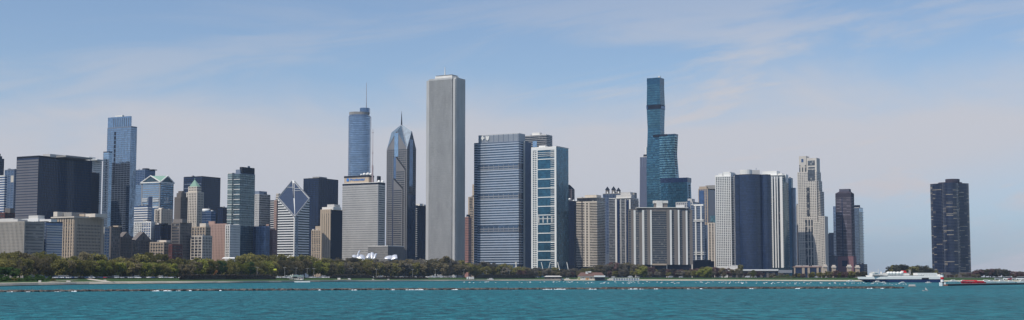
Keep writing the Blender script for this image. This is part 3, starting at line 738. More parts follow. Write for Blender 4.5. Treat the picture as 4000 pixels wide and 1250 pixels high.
mm = MB(); q = b.loc(1738, 262, y=20); mm.cyl(q.x, 20, h_+8, b.loc(1738, 282, y=20).z, 1.1, 8, .9); mm.cyl(q.x, 20, b.loc(1738, 282, y=20).z, q.z, .9, 8, .5); mm.build('antenna_mast', WHITE, b.root)
q = b.loc(1752, 292, y=22); MB().ball((q.x, 22, q.z-3), 2.6, 10, 6).build('radome', BRIGHT, b.root, True)

b = simple('apartment_tower', 'slim tan tower with dark balconies right of white supertall', 1829, 1852, 1862, 770, 2520, TAN, G_DARKROW, fh=3.3, frac=.5, ns=2, ne=2, pw=3, bot=1040)
pent(b, 1845, 1853, 720, .2, .9, TAN, 'stair_tower')
plate_s(b, 'dark_bay', G_DARKROW, 1836, 1849, 812, 1035, .5)
box_part(b.root, 'balcony', TAN, *[(b.sx(1836), b.sx(1849), -1.2, -.5, b.sz(815+6.4*i+2.6, px=1842), b.sz(815+6.4*i, px=1842)) for i in range(34)])
b = simple('brick_building', 'reddish building just right of the white supertall', 1815, 1830, 1842, 850, 2600, matte('red brown brick', lin((160,116,104))), G_DARKROW, fh=3.4, frac=.3, bot=1040)
pent(b, 1822, 1829, 838, .2, .8, NAVYM)

# wide blue banded tower with emblems
b = Bld('office_tower', 'broad blue grey banded office tower with cross and shield emblems', 1866, 2026, 2052, 553, 2100)
L_, W_, h_ = b.L, b.W, b.h
bandm = matte('pale blue spandrel', lin((176,184,194)), var=.06, rough=.35, spec=.6)
gl = glass('band window glass', lin((80,98,120)), metal=.4, var=.35)
zv = b.sz(1040, px=2026)
mech = [b.sz(y, px=2026) for y in (652, 768, 897)]
skips = [(m_-4, m_+6) for m_ in mech]
shaft(b.root, rect(0, L_, 0, W_), 0, h_, gl, bandm, 4.3, .42, .35, zvis=zv, xp=(), corename='curtain_wall', rowname='floor_band', skip=skips, roofm=STEEL)
x_l = b.loc(1853, 700, y=6).x
shaft(b.root, rect(x_l, -.3, 5, W_*.9), 0, b.loc(1860, 561, y=5).z, gl, bandm, 4.3, .42, .3, zvis=zv, corename='side_curtain_wall', rowname='floor_band', roofm=STEEL)
for m_ in mech:
    box_part(b.root, 'louvre_bay', MIDG, *[(L_*(.03+.12*i), L_*(.03+.12*i)+.8, -.5, 0, m_-4, m_+5.5) for i in range(9)], *[(L_*(.02+.12*i)+2, L_*(.02+.12*i)+12, -.4, 0, m_-3+j*4, m_-1.2+j*4) for i in range(8) for j in range(2)])
# crown
zc = b.sz(521, px=2026)
shaft(b.root, rect(0.5, L_-.5, 2, W_), h_+1.2, zc, bandm, MIDG, 1.25, .45, .2, xp=spread(2, L_-2, 9, 1.2), pm=STEEL, pout=.4, corename='crown', rowname='crown_louvre', roofm=PALE, rooft=.8)
# emblems: a cross and a shield
def emblem(px, shape, nm):
    q = b.loc(px, 540, y=2); x, z = q.x, q.z
    if shape == 'cross': pts = [(-1.2,-4),(1.2,-4),(1.6,-1.6),(4,-1.2),(4,1.2),(1.6,1.6),(1.2,4),(-1.2,4),(-1.6,1.6),(-4,1.2),(-4,-1.2),(-1.6,-1.6)]
    else: pts = [(0,-4.4),(2.4,-2.4),(3.3,.5),(3.5,4),(0,3.2),(-3.5,4),(-3.3,.5),(-2.4,-2.4)]
    MB().loft([[(x+a, .9, z+c) for a, c in pts], [(x+a, 1.6, z+c) for a, c in pts]]).build(nm, BRIGHT, b.root)
emblem(1885.5, 'cross', 'cross_emblem'); emblem(1905, 'shield', 'shield_emblem')
plate_e(b, 'recess', G_NAVY, 2027, 2041, 556, 1040, .3)
# set back east wing: pale pillar and plain side
b2 = Bld('office_tower', '', 2030, 2049, 2078, 552, 2112)
bpy.data.objects.remove(b2.root)
east = MB(); 
def tob(v): return v
q0 = b.loc(2046, 700, x=L_+.3); 
ex0, ex1 = L_+.2, L_+.2
# wing stands behind the recess
ywing = b.loc(2043, 700, x=L_).y
A = b.loc(2049, 552, y=ywing); 
wing_x = A.x
Bq = b.loc(2075, 560, x=wing_x)
box_part(b.root, 'east_wing', matte('blue grey cladding', lin((92,104,124)), var=.04), (L_-2, wing_x, ywing, Bq.y, 0, A.z))
box_part(b.root, 'pale_pillar', PALE, (wing_x-2.2, wing_x+.3, ywing-.5, ywing+1.5, 0, A.z+.1))
bz = zv
band2 = MB()
box_part(b.root, 'wing_window', gl, *[(L_+.5, wing_x-2.4, ywing-.3, ywing, A.z-4-3.9*i-2, A.z-4-3.9*i) for i in range(45)])
# angled white struts at the foot
def strut(root, a, c, w=1.6, m=WHITE): MB().beam(a, c, w).build('strut', m, root)
for px, dx in ((1842, 5), (1852, -4), (2019, -5), (2013, 5)):
    q = b.loc(px, 1024, y=-3); strut(b.root, (q.x, -3, q.z), (q.x+dx, -3, q.z-16))

b = simple('apartment_tower', 'dark glass tower with slab balconies behind banded office tower', 2030, 2134, 2157, 527, 2560, G_BLACK, PALE, fh=3.9, frac=.2, out=1.0, ns=0, bot=620, rown='balcony_slab', coren='curtain_wall', roofm=WHITE)
pent(b, 2078, 2108, 517, .2, .6, WHITE)
plate_s(b, 'glass_bay', G_PALEB, 2082, 2098, 551, 575, 1.3)

# white framed glass apartment tower
b = Bld('apartment_tower', 'white framed teal glass apartment tower with glass east side', 2076, 2173, 2220, 574, 2040)
L_, W_, h_ = b.L, b.W, b.h
zv = b.sz(1050, px=2173)
shaft(b.root, rect(0, L_, 0, W_), 0, h_, G_TEAL, G_TEALD, 3.05, .5, .06, zvis=zv, corename='curtain_wall', roofm=WHITE, head=4)
X = lambda p: b.sx(p, 800)
Z = lambda y: b.sz(y, px=2120)
box_part(b.root, 'white_frame', BRIGHT, (0, X(2082), -1, .1, 0, h_), (X(2097), X(2101), -1, .1, 0, h_), (X(2167), L_+.2, -1, .1, 0, h_), (X(2082), X(2167), -.97, .1, Z(587), h_-.02))
lines = [622, 662, 699.5, 735, 770.5, 806, 840, 875, 911, 946, 981, 1015.5]
for y_ in lines: box_part(b.root, 'white_band', BRIGHT, (X(2101)+.1, X(2167)-.1, -.9, .05, Z(y_+1.6), Z(y_-1.6)))
for y_ in (596, 603, 610): box_part(b.root, 'balcony_slab', WHITE, (X(2101)+.1, X(2167)-.1, -1.1, .05, Z(y_+.8), Z(y_-.8)))
sl = MB(); wn_ = MB(); fr = MB()
i = 0
y_ = 590.0
while y_ < 1048:
    box_part(b.root, 'balcony_slab', WHITE, (X(2152), X(2167)-.1, -1.2, .05, Z(y_+1.6), Z(y_)))
    box_part(b.root, 'window_frame_row', WHITE, (X(2082)+.05, X(2097)-.05, -.7, .05, Z(y_+3.6), Z(y_+.4)))
    y_ += 7.3
box_part(b.root, 'window_mullion', WHITE, (X(2088.5), X(2090.5), -.75, .05, 0, Z(590)))
box_part(b.root, 'mechanical_bay', PALE, *[(X(2103+17*i), X(2107+17*i), -.8, .06, Z(870), Z(845)) for i in range(4)], (X(2101), X(2167), -.6, .06, Z(856), Z(853)))
box_part(b.root, 'roof_railing', STEEL, (X(2173)-1, L_, 0, W_+2, h_+1.3, h_+1.8))
box_part(b.root, 'rooftop_box', BRIGHT, (X(2101), X(2126), 4, 12, h_+.9, h_+4))
for px, dx in ((2114, 4), (2150, -4), (2178, 4), (2214, 3)):
    q = b.loc(px, 1024, y=-3); strut(b.root, (q.x, -3, q.z), (q.x+dx, -3, q.z-14), 1.3)

b = simple('stone_tower', 'dark hip roofed tower peeking right of white framed tower', 2205, 2232, 2244, 740, 2600, matte('brown grey cladding', lin((128,116,118))), G_DARKROW, fh=3.9, frac=.4, ns=5, ne=3, pw=1.4, bot=800)
MB().loft([[(0,0,b.h+1.2),(b.L,0,b.h+1.2),(b.L,b.W,b.h+1.2),(0,b.W,b.h+1.2)],[(b.L*.35,b.W*.4,b.h+11),(b.L*.5,b.W*.4,b.h+11),(b.L*.5,b.W*.6,b.h+11),(b.L*.35,b.W*.6,b.h+11)]]).build('hip_roof', NAVYM, b.root)
b = simple('office_building', 'navy block with white radomes left of the tan balcony tower', 2205, 2243, 2275, 787, 2300, NAVYM, G_NAVY, fh=3.8, frac=.4, ns=6, ne=5, pw=.6, bot=1040)
for px, py, rr in ((2225, 779, 2.6), (2241, 784, 1.9), (2252, 784, 1.9)):
    q = b.loc(px, py, y=6); MB().ball((q.x, 6, q.z), rr, 12, 8).build('radome', BRIGHT, b.root, True)

b = simple('apartment_tower', 'tan tower with continuous balcony slabs beside the navy block', 2254, 2331, 2362, 772, 2180, G_DARKROW, CREAM, fh=2.95, frac=.42, out=1.1, ns=0, bot=1042, head=8, rown='balcony_slab', coren='curtain_wall', roofm=CREAM)
box_part(b.root, 'attic', CREAM, (1, b.L-1, .8, b.W-1, b.h-1.5, b.h), (-1, b.L+1, -1, b.W+1, b.h-8, b.h-6.4))
pent(b, 2284, 2330, 761, .1, .7, CREAM)
for p in (2287.5, 2301.5): plate_s(b, 'stone_pier', CREAM, p-2.5, p+2.5, 787, 1042, 1.3)
for p in (2275, ): plate_s(b, 'dark_bay', G_DARKROW, p-2, p+2, 787, 1042, 1.2)

b = simple('apartment_tower', 'blue grey tower topped by three small turrets', 2355, 2440, 2452, 756, 2480, STEEL, G_MID, fh=3.0, frac=.5, ns=8, ne=2, pw=.8, bot=990, roofm=STONE)
for px, yt in ((2373, 729), (2397, 728), (2416, 733)):
    q = b.loc(px, 745, y=6)
    zt_ = b.loc(px, yt, y=6).z
    t_ = MB(); t_.box(q.x-3.2, q.x+3.2, 3, 9, b.h+1, zt_-7); t_.build('turret', WARM, b.root)
    t_ = MB(); t_.loft([[(q.x-4,2.2,zt_-7),(q.x+4,2.2,zt_-7),(q.x+4,9.8,zt_-7),(q.x-4,9.8,zt_-7)],[(q.x-.3,5.7,zt_),(q.x+.3,5.7,zt_),(q.x+.3,6.3,zt_),(q.x-.3,6.3,zt_)]]); t_.build('turret_roof', NAVYM, b.root)
box_part(b.root, 'window_arch', BRIGHT, *[(b.loc(px-2.5, 750, y=2.8).x, b.loc(px+2.5, 750, y=2.8).x, 2.7, 2.9, b.h+1.5, b.h+5) for px in (2373, 2397, 2416)])

b = simple('apartment_tower', 'pale gridded apartment tower with stepped white roof blocks', 2379, 2462, 2494, 774, 2260, G_GREYROW, MIDG, fh=2.95, frac=.38, out=.8, ns=0, bot=1042, head=3, rown='balcony_slab', coren='curtain_wall', roofm=WHITE)
for p, w in ((2407.5, 3.2), (2462, 2.6)): plate_s(b, 'white_pier', WHITE, p-w, p+w, 778, 1042, 1.2)
for p in (2426, 2444): plate_s(b, 'grey_pier', PALE, p-1.5, p+1.5, 778, 1042, 1.0)
for p in (2416.5, 2453): plate_s(b, 'dark_bay', G_NAVY, p-4, p+4, 782, 1042, .85)
pent(b, 2407, 2466, 760, .1, .5, PALE); pent(b, 2424, 2462, 750, .2, .6, PALE); pent(b, 2462, 2478, 752, .5, .8, STONE)

# ================================================================== RIGHT THIRD
# three-stemmed teal glass supertall
def wavy(b_or_root, poly0, z0, z1, prof, core, row, fh, frac, zvis, out=.1, rowname='window_row', corename='curtain_wall', cx=0, cy=0):
    """tower whose plan swells and narrows with height; prof(t) scales the plan about (cx, cy)"""
    def P(z): s = prof((z-z0)/(z1-z0)); return [(cx+(x-cx)*s, cy+(y-cy)*s) for x, y in poly0]
    n = 40; zs = [z0+(z1-z0)*i/n for i in range(n+1)]
    MB().loft([[(x, y, z) for x, y in P(z)] for z in zs]).build(corename, core, b_or_root)
    z = z1 - 1 - fh
    k = 0
    while z > max(z0, zvis) and k < 98:
        pa = offset(P(z), out); pb_ = offset(P(z+fh*frac), out)
        MB().loft([[(x, y, z) for x, y in pa], [(x, y, z+fh*frac) for x, y in pb_]]).build(rowname, row, b_or_root)
        z -= fh; k += 1
def zig(knots):
    def f(t):
        for (a, u), (c, v) in zip(knots, knots[1:]):
            if t <= c: return u + (v-u)*(t-a)/(c-a)
        return knots[-1][1]
    return f
b = Bld('glass_tower', 'tallest teal glass tower of three joined stems on the right side', 2527, 2577, 2594, 303, 2480)
L_, W_, h_ = b.L, b.W, b.h
tz = lambda py: b.sz(py, px=2577)/h_
prof1 = zig([(0, 1.10), (tz(650), 1.13), (tz(505), .96), (tz(415), 1.06), (1, .97)])
litrow = glass('teal window glass with pale ceilings', lin((66,106,120)), metal=.5, var=.5, cell=(5, 5, 3.9))
wavy(b.root, rect(0, L_, 0, W_), 0, h_, prof1, G_TEALD, litrow, 3.9*1.25, .6, b.sz(830, px=2577), cx=L_/2, cy=W_/2)
box_part(b.root, 'open_floor', NAVYM, (-1.2, L_+1.2, -1.2, W_+1.2, b.sz(424, px=2577), b.sz(408, px=2577)))
box_part(b.root, 'open_floor_core', G_MID, (-.6, 2, -1.5, 2, b.sz(424, px=2577)+.2, b.sz(412, px=2577)), (L_-3, L_+1.5, 2, W_+.5, b.sz(423, px=2577), b.sz(412, px=2577)))
MB().prism(rect(0, L_, 0, W_), b.sz(328, px=2577), h_+.4, off=.15).build('crown_glass', G_TEALD, b.root)
box_part(b.root, 'roof_hut', WHITE, (L_*.8, L_*.95, 5, 9, h_+.5, h_+4))
# middle stem, to the right of the tall one
wallx = L_ 
P1 = b.loc(2636, 524, y=-3.0); P0x = b.loc(2577, 524, y=-3.0).x
P2 = b.loc(2649, 530, x=P1.x); h2 = P1.z
m_poly = rect(P0x-1, P1.x, -3.0, max(P2.y, 12))
prof2 = zig([(0, 1.04), (b.sz(700, px=2636, y=-3)/h2, 1.03), (b.sz(600, px=2636, y=-3)/h2, .93), (1, 1.0)])
wavy(b.root, m_poly, 0, h2, prof2, G_TEALD, G_TEALL, 3.9*1.25, .45, b.sz(830, px=2636), cx=P0x, cy=0, corename='middle_stem')
MB().prism(m_poly, h2+.1, h2+1, off=.2).build('middle_roof', STEEL, b.root)
box_part(b.root, 'sky_bridge', NAVYM, (b.loc(2551, 530, y=-3).x, b.loc(2607, 530, y=-3).x, -3.6, -1, b.sz(534, px=2577), b.sz(526, px=2577)))
box_part(b.root, 'balcony_recess', NAVYM, *[(P1.x-.5, P1.x+.35, 2, 7, h2-6-4.9*k, h2-8.6-4.9*k) for k in range(24)])
P3 = b.loc(2685, 694, y=-6.0); P3l = b.loc(2580, 700, y=-6.0).x; P4 = b.loc(2700, 700, x=P3.x)
l_poly = rect(P3l, P3.x, -6.0, P4.y)
wavy(b.root, l_poly, 0, P3.z, zig([(0, 1.0), (.6, 1.02), (1, .98)]), G_TEALD, G_TEAL, 3.9*1.25, .5, b.sz(830, px=2680), cx=P3l, cy=0, corename='low_stem')
MB().prism(l_poly, P3.z-9, P3.z+.4, off=.25).build('low_stem_crown', G_NAVY, b.root)
box_part(b.root, 'balcony_recess', NAVYM, *[(P3.x-.5, P3.x+.5, 3, 8, P3.z-14-4.9*k, P3.z-16.6-4.9*k) for k in range(12)])
b = simple('office_tower', 'dark grey tapering tower tucked left of the tallest teal tower', 2500, 2530, 2560, 613, 2750, STEEL, G_NAVY, fh=4, frac=.5, ns=4, ne=5, bot=860, roofm=WHITE)
wt = MB(); wt.loft([[(-4, -2, 0), (b.L, -2, 0), (b.L, 1, 0), (-4, 1, 0)], [(0, -.2, b.h), (b.L, -.2, b.h), (b.L, 1, b.h), (0, 1, b.h)]]).build('sloping_buttress', matte('slate cladding', lin((92,98,116))), b.root)
pent(b, 2513, 2527, 603, .1, .5, DGREY); pent(b, 2519, 2525, 575, .2, .3, WHITE, 'antenna')

# wide three-part apartment block
r_, hw, h_, c_ = centred('apartment_building', 'wide brown and white ribbed apartment block with white roof house', 2457, 2710, 816, 2380)
XX = lambda p: at(p, 900, 2380).x - c_.x
hz = lambda py: at(2584, py, 2380).z - GZ
polyw = [(XX(2457), 14), (XX(2545), 0), (XX(2603), 0), (XX(2698), 7), (XX(2710), 30), (XX(2600), 22), (XX(2548), 22), (XX(2462), 34)]
shaft(r_, polyw, hz(1034), hz(818), G_BLACK, matte('thin grey slab', lin((150,148,146))), 3.2, .2, .5, zvis=hz(1034), corename='curtain_wall', rowname='balcony_slab', roofm=BROWN)
def pier_c(p0, p1, m, nm, out=1.0, top_=820, bot_=1034):
    # stands on the bent front line
    pm_ = (p0+p1)/2; x0, x1 = XX(p0), XX(p1); xm = (x0+x1)/2
    yf = 7
    for (ax, ay), (bx_, by_) in zip(polyw[:3], polyw[1:4]):
        if ax <= xm <= bx_: yf = ay + (by_-ay)*(xm-ax)/(bx_-ax)
    box_part(r_, nm, m, (x0, x1, yf-out, yf+1.5, hz(bot_), hz(top_)))
for p0, p1 in ((2477.5,2485),(2509.5,2517.5),(2540,2546),(2616.5,2624),(2648.5,2655),(2680,2687)): pier_c(p0, p1, BRIGHT, 'white_pier', 1.8)
for p0, p1 in ((2457,2459),(2467,2477),(2498,2509),(2529,2540),(2604,2616),(2634,2647),(2667,2680),(2696,2707)): pier_c(p0, p1, WARM, 'grey_pier', 1.1)
for p0, p1 in ((2546,2603),): pier_c(p0, p1, TAN, 'base_band', 1.4, 1030, 1036); pier_c(p0, p1, WARM, 'attic_band', 1.0, 820, 825)
box_part(r_, 'roof_slab', WHITE, (XX(2488), XX(2690), 2, 26, hz(812), hz(809.5))); box_part(r_, 'attic', DGREY, (XX(2500), XX(2672), 5, 22, hz(817), hz(812.2)))
box_part(r_, 'roof_house', WHITE, (XX(2566), XX(2590), 4, 14, hz(811), hz(783))); box_part(r_, 'roof_house_cap', WHITE, (XX(2554), XX(2612), 5, 13, hz(793), hz(783.2))); box_part(r_, 'roof_house_side', WARM, (XX(2557), XX(2610), 6, 12, hz(809), hz(793)))
box_part(r_, 'podium', NAVYM, (XX(2470), XX(2704), 6, 20, 0, hz(1034)-.1)); box_part(r_, 'podium_column', CREAM, *[(XX(p), XX(p+4), 2, 5, 0, hz(1033)) for p in (2541, 2602, 2701, 2480)])

# cream frame tower behind its right end
b = simple('apartment_tower', 'cream tower with square frames and white collars behind wide block', 2700, 2746, 2752, 800, 2240, G_BLUE2, STEEL, fh=3.2, frac=.4, out=.2, bot=1020, rown='floor_band', coren='curtain_wall', roofm=BRIGHT)
for p in (2718.5, 2740): plate_s(b, 'white_pier', BRIGHT, p-2.6, p+2.6, 804, 1016, 1.2)
for y_ in (858.5, 863.5, 985, 993): box_part(b.root, 'white_collar', BRIGHT, (b.sx(2711, 900), b.L+1.5, -2, b.W+1, b.sz(y_+1.8, px=2740), b.sz(y_-1.2, px=2740)))
box_part(b.root, 'roof_collar', BRIGHT, (b.sx(2711, 805), b.L+1, -1.5, b.W+1, b.h-2, b.h+1.3))
b = simple('apartment_tower', 'pale stepped tower top left of the cream framed tower', 2640, 2706, 2730, 790, 2330, PALE, G_BLUE2, fh=3.3, frac=.55, ns=9, ne=4, pw=1.6, bot=860)
pent(b, 2686, 2702, 776, .1, .6, PALE); plate_s(b, 'glass_bay', G_BLUE2, 2686, 2697, 784, 830, .7); pent(b, 2642, 2674, 801, -.05, .2, BRIGHT, z0=b.h-12)

b = simple('apartment_tower', 'dark blue glass tower with tan ribs left of white grid tower', 2728, 2764, 2795, 738, 2750, TAN, G_MID, fh=3.6, frac=.62, ns=5, ne=4, pw=2.0, bot=870)
pent(b, 2731, 2760, 728, .05, .6, TAN); pent(b, 2756, 2796, 723, .2, .9, STONE)
plate_s(b, 'glass_bay', G_MID, 2731, 2750, 745, 880, .6); plate_e(b, 'glass_bay', G_NAVY, 2766, 2792, 745, 880, .6)
b = simple('apartment_tower', 'short cream tower with teal glass top left of white grid tower', 2765, 2792, 2806, 872, 2330, CREAM, G_GREYROW, fh=3.1, frac=.42, ns=3, ne=3, pw=2.2, bot=1030)
pent(b, 2775, 2796, 842, .2, .9, G_TEALL, 'glass_top')
b = simple('glass_tower', 'slim blue glass strip tower between two pale towers', 2744, 2760, 2768, 880, 2390, G_BLUE2, STEEL, fh=3.2, frac=.2, bot=1030, coren='curtain_wall', rown='floor_band')

# white grid tower
b = Bld('apartment_tower', 'white tower with square punched windows and stepped parapet', 2794, 2854, 2884, 689, 2180)
L_, W_, h_ = b.L, b.W, b.h
shaft(b.root, rect(0, L_, 0, W_), 0, h_, BRIGHT, G_BLACK, 2.83*1.12, .58, .08, zvis=b.sz(1042, px=2854), xp=spread(.7, L_-.7, 9, 1.35), yp=[(.5,1.0),(W_-.5,1.0)], pout=.45, head=1, roofm=BRIGHT)
for p0, p1, t_ in ((2794,2808,684),(2806,2822,677),(2824,2850,670.5),(2836,2862,674)):
    a_ = b.loc(p0, t_, y=1); c2 = b.loc(p1, t_, y=1); box_part(b.root, 'parapet_step', BRIGHT, (a_.x, min(c2.x, L_-.5), 1+(p0-2794)*.05, W_*.7, h_+1, c2.z))
box_part(b.root, 'parapet_step', WHITE, (L_*.6, L_-1, W_*.2, W_*.8, h_+1.1, h_+4))

# dark curved tower
r_, hw, h_, c_ = centred('apartment_tower', 'dark navy tower of bulging curved bays beside white grid tower', 2884, 3016, 684, 2400)
XX = lambda p: at(p, 850, 2400).x - c_.x
hz = lambda py: at(2950, py, 2400).z - GZ
def arc(p0, p1, y0_, bulge, n=9):
    x0, x1 = XX(p0), XX(p1); return [(x0+(x1-x0)*i/n, y0_ - bulge*math.sin(math.pi*i/n)) for i in range(n+1)]
pl = arc(2876, 2892, 10, 0, 2) + arc(2893, 2978, 6, 9) + arc(2980, 3016, 7, 5, 6) + [(XX(3018), 22), (XX(2990), 34), (XX(2900), 34), (XX(2876), 26)]
dband = glass('faint slab edge', lin((44,58,82)), metal=.1, var=.6, cell=(14,14,2.9))
shaft(r_, pl, 0, hz(683), G_NAVY, dband, 2.95, .22, .25, zvis=hz(1046), corename='curtain_wall', rowname='slab_edge', roofm=NAVYM)
box_part(r_, 'penthouse', PALE, (XX(2904), XX(2974), 8, 24, hz(684), hz(663))); MB().cyl(XX(2922), 14, hz(684), hz(661.5), 11, 20).build('round_penthouse', WHITE, r_)
box_part(r_, 'roof_mast', STEEL, (XX(2961), XX(2962), 12, 12.5, hz(664), hz(653)), (XX(2959), XX(2964), 12, 12.3, hz(658), hz(657)))
# white pier tower
b = Bld('apartment_tower', 'white ribbed tower with teal glass corner right of curved dark tower', 2990, 3060, 3079, 684, 2240)
L_, W_, h_ = b.L, b.W, b.h
shaft(b.root, rect(0, L_, 0, W_), 0, h_, G_GREEND, PALE, 3.3, .2, .3, zvis=b.sz(1046, px=3060), corename='curtain_wall', rowname='floor_band', roofm=BRIGHT)
for p0, p1 in ((3017,3021),(3027,3032),(3037,3041),(3049,3059)): plate_s(b, 'white_pier', BRIGHT, p0, p1, 690, 1046, 1.2)
for p0, p1 in ((3021.3,3026.6),(3032.3,3036.6),(3041.3,3048.6)): plate_s(b, 'window_column', G_BLACK, p0, p1, 696, 1046, .6)
plate_e(b, 'window_grid', G_TEAL, 3063, 3078, 700, 1046, .5)
for p0, p1, t_, m_ in ((2978,3034,667,BRIGHT),(3012,3052,677,WHITE),(3036,3066,680,BRIGHT)):
    a_ = b.loc(p0, t_, y=4); c2 = b.loc(p1, t_, y=4); box_part(b.root, 'roof_block', m_, (a_.x, c2.x, 4+(p0-2978)*.1, W_*.8, h_+1-14, c2.z))
b = simple('glass_tower', 'slim deep blue glass tower right of the white ribbed tower', 3066, 3090, 3097, 697, 2330, G_TEALD, G_NAVY, fh=3.2, frac=.5, bot=1046, coren='curtain_wall', roofm=STEEL)
box_part(b.root, 'side_strip', G_BLUE2, (b.L+.1, b.L+6, 4, b.W, 0, b.h-18))

# ornate pale stone tower
b = Bld('stone_tower', 'pale stone setback tower with tall windows and square turret top', 3115, 3189, 3206, 672, 2300)
L_, W_, h_ = b.L, b.W, b.h
zv = b.sz(1042, px=3189)
cr = matte('pale warm stone', lin((206,198,186)))
shaft(b.root, rect(0, L_, 0, W_), 0, h_, cr, G_GREYROW, 3.2, .48, .06, zvis=zv, xp=spread(1, L_-1, 11, 1.55), yp=spread(1, W_-1, 5, 1.8), pout=.35, roofm=cr)
q = lambda px, py, y=0: b.loc(px, py, y=y)
box_part(b.root, 'turret', cr, (q(3121,640).x, q(3149,640).x, .5, W_*.7, h_+1, q(3149,609).z)); box_part(b.root, 'upper_block', cr, (q(3150,640).x, q(3189,640).x, 1.2, W_*.8, h_+1, q(3189,616).z))
box_part(b.root, 'turret_window', G_MID, (q(3130,630).x, q(3138,630).x, .2, .6, q(3134,634).z, q(3134,621).z))
box_part(b.root, 'tall_window', G_DARKROW, *[(q(p,660).x, q(p+4,660).x, .2, .6, q(p,676).z, q(p,654).z) for p in (3122, 3133, 3144)], *[(q(p,648).x, q(p+4,648).x, .2, .6, q(p,650).z, q(p,645).z) for p in (3122, 3144)])
box_part(b.root, 'glass_bay', G_GREYROW, (q(3155,640).x, q(3182,640).x, .9, 1.3, q(3168,646).z, q(3168,627).z), (q(3155,640).x, q(3182,640).x, -.4, .3, q(3168,706).z, q(3168,662).z), (q(3155,640).x, q(3182,640).x, .8, 1.3, q(3168,658).z, q(3168,652).z))
box_part(b.root, 'centre_bay', G_GREYROW, (q(3152,780).x, q(3163,780).x, -.5, .2, q(3158,845).z, q(3158,732).z), (q(3146,900).x, q(3176,900).x, -.45, .2, q(3158,1035).z, q(3158,858).z))
box_part(b.root, 'stone_band', cr, *[(0, L_, -.7, .1, q(3158,y+1).z, q(3158,y-1).z) for y in (851, 884, 914, 944, 971, 1000)], *[(q(p,900).x, q(p+3,900).x, -.6, .1, q(p,1035).z, q(p,858).z) for p in (3155, 3166)])
# stepped east side
for px, ty, dx in ((3203, 705, 2.5), (3208, 745, 5.0)):
    zt_ = b.loc(3195, ty, x=L_+dx).z
    shaft(b.root, rect(L_+dx-2.6, L_+dx, 3, W_-3+dx), 0, zt_, cr, G_GREYROW, 3.2, .48, .06, zvis=zv, yp=spread(4, W_-4, 4, 1.6), pout=.3, corename='setback', roof=False)
q2 = b.loc(3200, 847, y=-1)
shaft(b.root, rect(q2.x-2, b.loc(3221, 847, y=-1).x, -1, W_*.7), 0, q2.z, cr, G_GREYROW, 3.2, .48, .06, zvis=zv, xp=spread(q2.x, b.loc(3220, 847, y=-1).x, 4, 1.4), pout=.35, corename='low_wing', roofm=cr)
q3 = b.loc(3178, 870, y=-2.2)
shaft(b.root, rect(q3.x, b.loc(3204, 870, y=-2.2).x, -2.2, 2), 0, q3.z, cr, G_GREYROW, 3.2, .48, .06, zvis=zv, xp=spread(q3.x+1, b.loc(3203, 870, y=-2).x, 5, 1.3), pout=.35, corename='front_wing', roofm=cr)
b = simple('stone_building', 'small pale windowed building on left of stone setback tower', 3097, 3116, 3126, 802, 2480, cr, G_DARKROW, fh=3.2, frac=.4, ns=5, ne=3, pw=1.2, bot=885)
b = simple('office_building', 'dark grey block left of the stone setback tower foot', 3092, 3114, 3126, 880, 2440, WARM, G_NAVY, fh=3.5, frac=.8, ns=2, bot=1046)

b = simple('apartment_tower', 'dark tower with toothed white balconies right of stone tower', 3228, 3258, 3275, 916, 2560, NAVYM, G_NAVY, fh=3.1, frac=.4, ns=4, bot=1000)
pent(b, 3238, 3262, 909, .1, .7, NAVYM)
box_part(b.root, 'balcony', BRIGHT, *[(-2.6, .5, -1, 5, b.h-7-3.1*k, b.h-5.9-3.1*k) for k in range(14)])
b = simple('glass_tower', 'slim teal glass tower left of the dark brown tower', 3254, 3266, 3276, 808, 2520, G_BLUE2, STEEL, fh=3.2, frac=.3, bot=1000, coren='curtain_wall', rown='floor_band')

# dark brown tower
b = Bld('apartment_tower', 'dark brown tower with pale slab lines and sloping crown', 3263, 3325, 3336, 757, 2350)
L_, W_, h_ = b.L, b.W, b.h
lines_m = glass('pale ceiling strip', lin((124,118,126)), metal=.0, var=.8, cell=(7,7,3.2), rough=.6)
shaft(b.root, rect(0, L_, 0, W_), b.sz(1001, px=3325), h_, BROWNM, lines_m, 2.95, .3, .08, zvis=b.sz(1001, px=3325), xp=[(.8,1.6),(L_-.8,1.6)], pout=.2, roofm=BROWNM, head=7)
zt_ = b.sz(737, px=3318)
MB().loft([[(0,0,h_+1.2),(L_,0,h_+1.2),(L_,W_,h_+1.2),(0,W_,h_+1.2)],[(L_*.2,3,zt_-5),(L_*.85,3,zt_-5),(L_*.85,W_-3,zt_-5),(L_*.2,W_-3,zt_-5)]]).build('sloping_crown', BROWNM, b.root)
box_part(b.root, 'crown_block', matte('slate crown', lin((88,86,100))), (L_*.22, L_*.84, 3.2, W_-3.5, zt_-5, zt_))
zb_ = b.sz(1001, px=3325)
box_part(b.root, 'base', matte('rose granite', lin((136,100,104))), (1, L_+2, -1.5, W_, 0, zb_-.05)); box_part(b.root, 'base_window', G_NAVY, (L_*.36, L_*.68, -1.8, -1.4, b.sz(1040, px=3300), b.sz(1018, px=3300)))
box_part(b.root, 'window_column', G_NAVY, (L_*.39, L_*.44, -.25, .1, zb_, h_-7))
b = simple('glass_tower', 'light blue glass tower with dark roof flag beside brown tower', 3336, 3356, 3371, 812, 2480, G_PALEB, STEEL, fh=3.2, frac=.15, ns=0, bot=1046, coren='curtain_wall', rown='floor_band', roofm=PALE)
plate_e(b, 'balcony_grid', G_GREEND, 3357, 3370, 828, 1046, .5)
box_part(b.root, 'side_slab', PALE, *[(b.L+.4, b.L+1.2, 1, b.W-.5, b.h-9-3.2*k*1.7, b.h-8.1-3.2*k*1.7) for k in range(22)])
box_part(b.root, 'roof_flag', NAVYM, (b.loc(3337, 806, y=3).x, b.loc(3358, 806, y=3).x, 3, 6, b.h+1, b.loc(3350, 803, y=3).z+1))
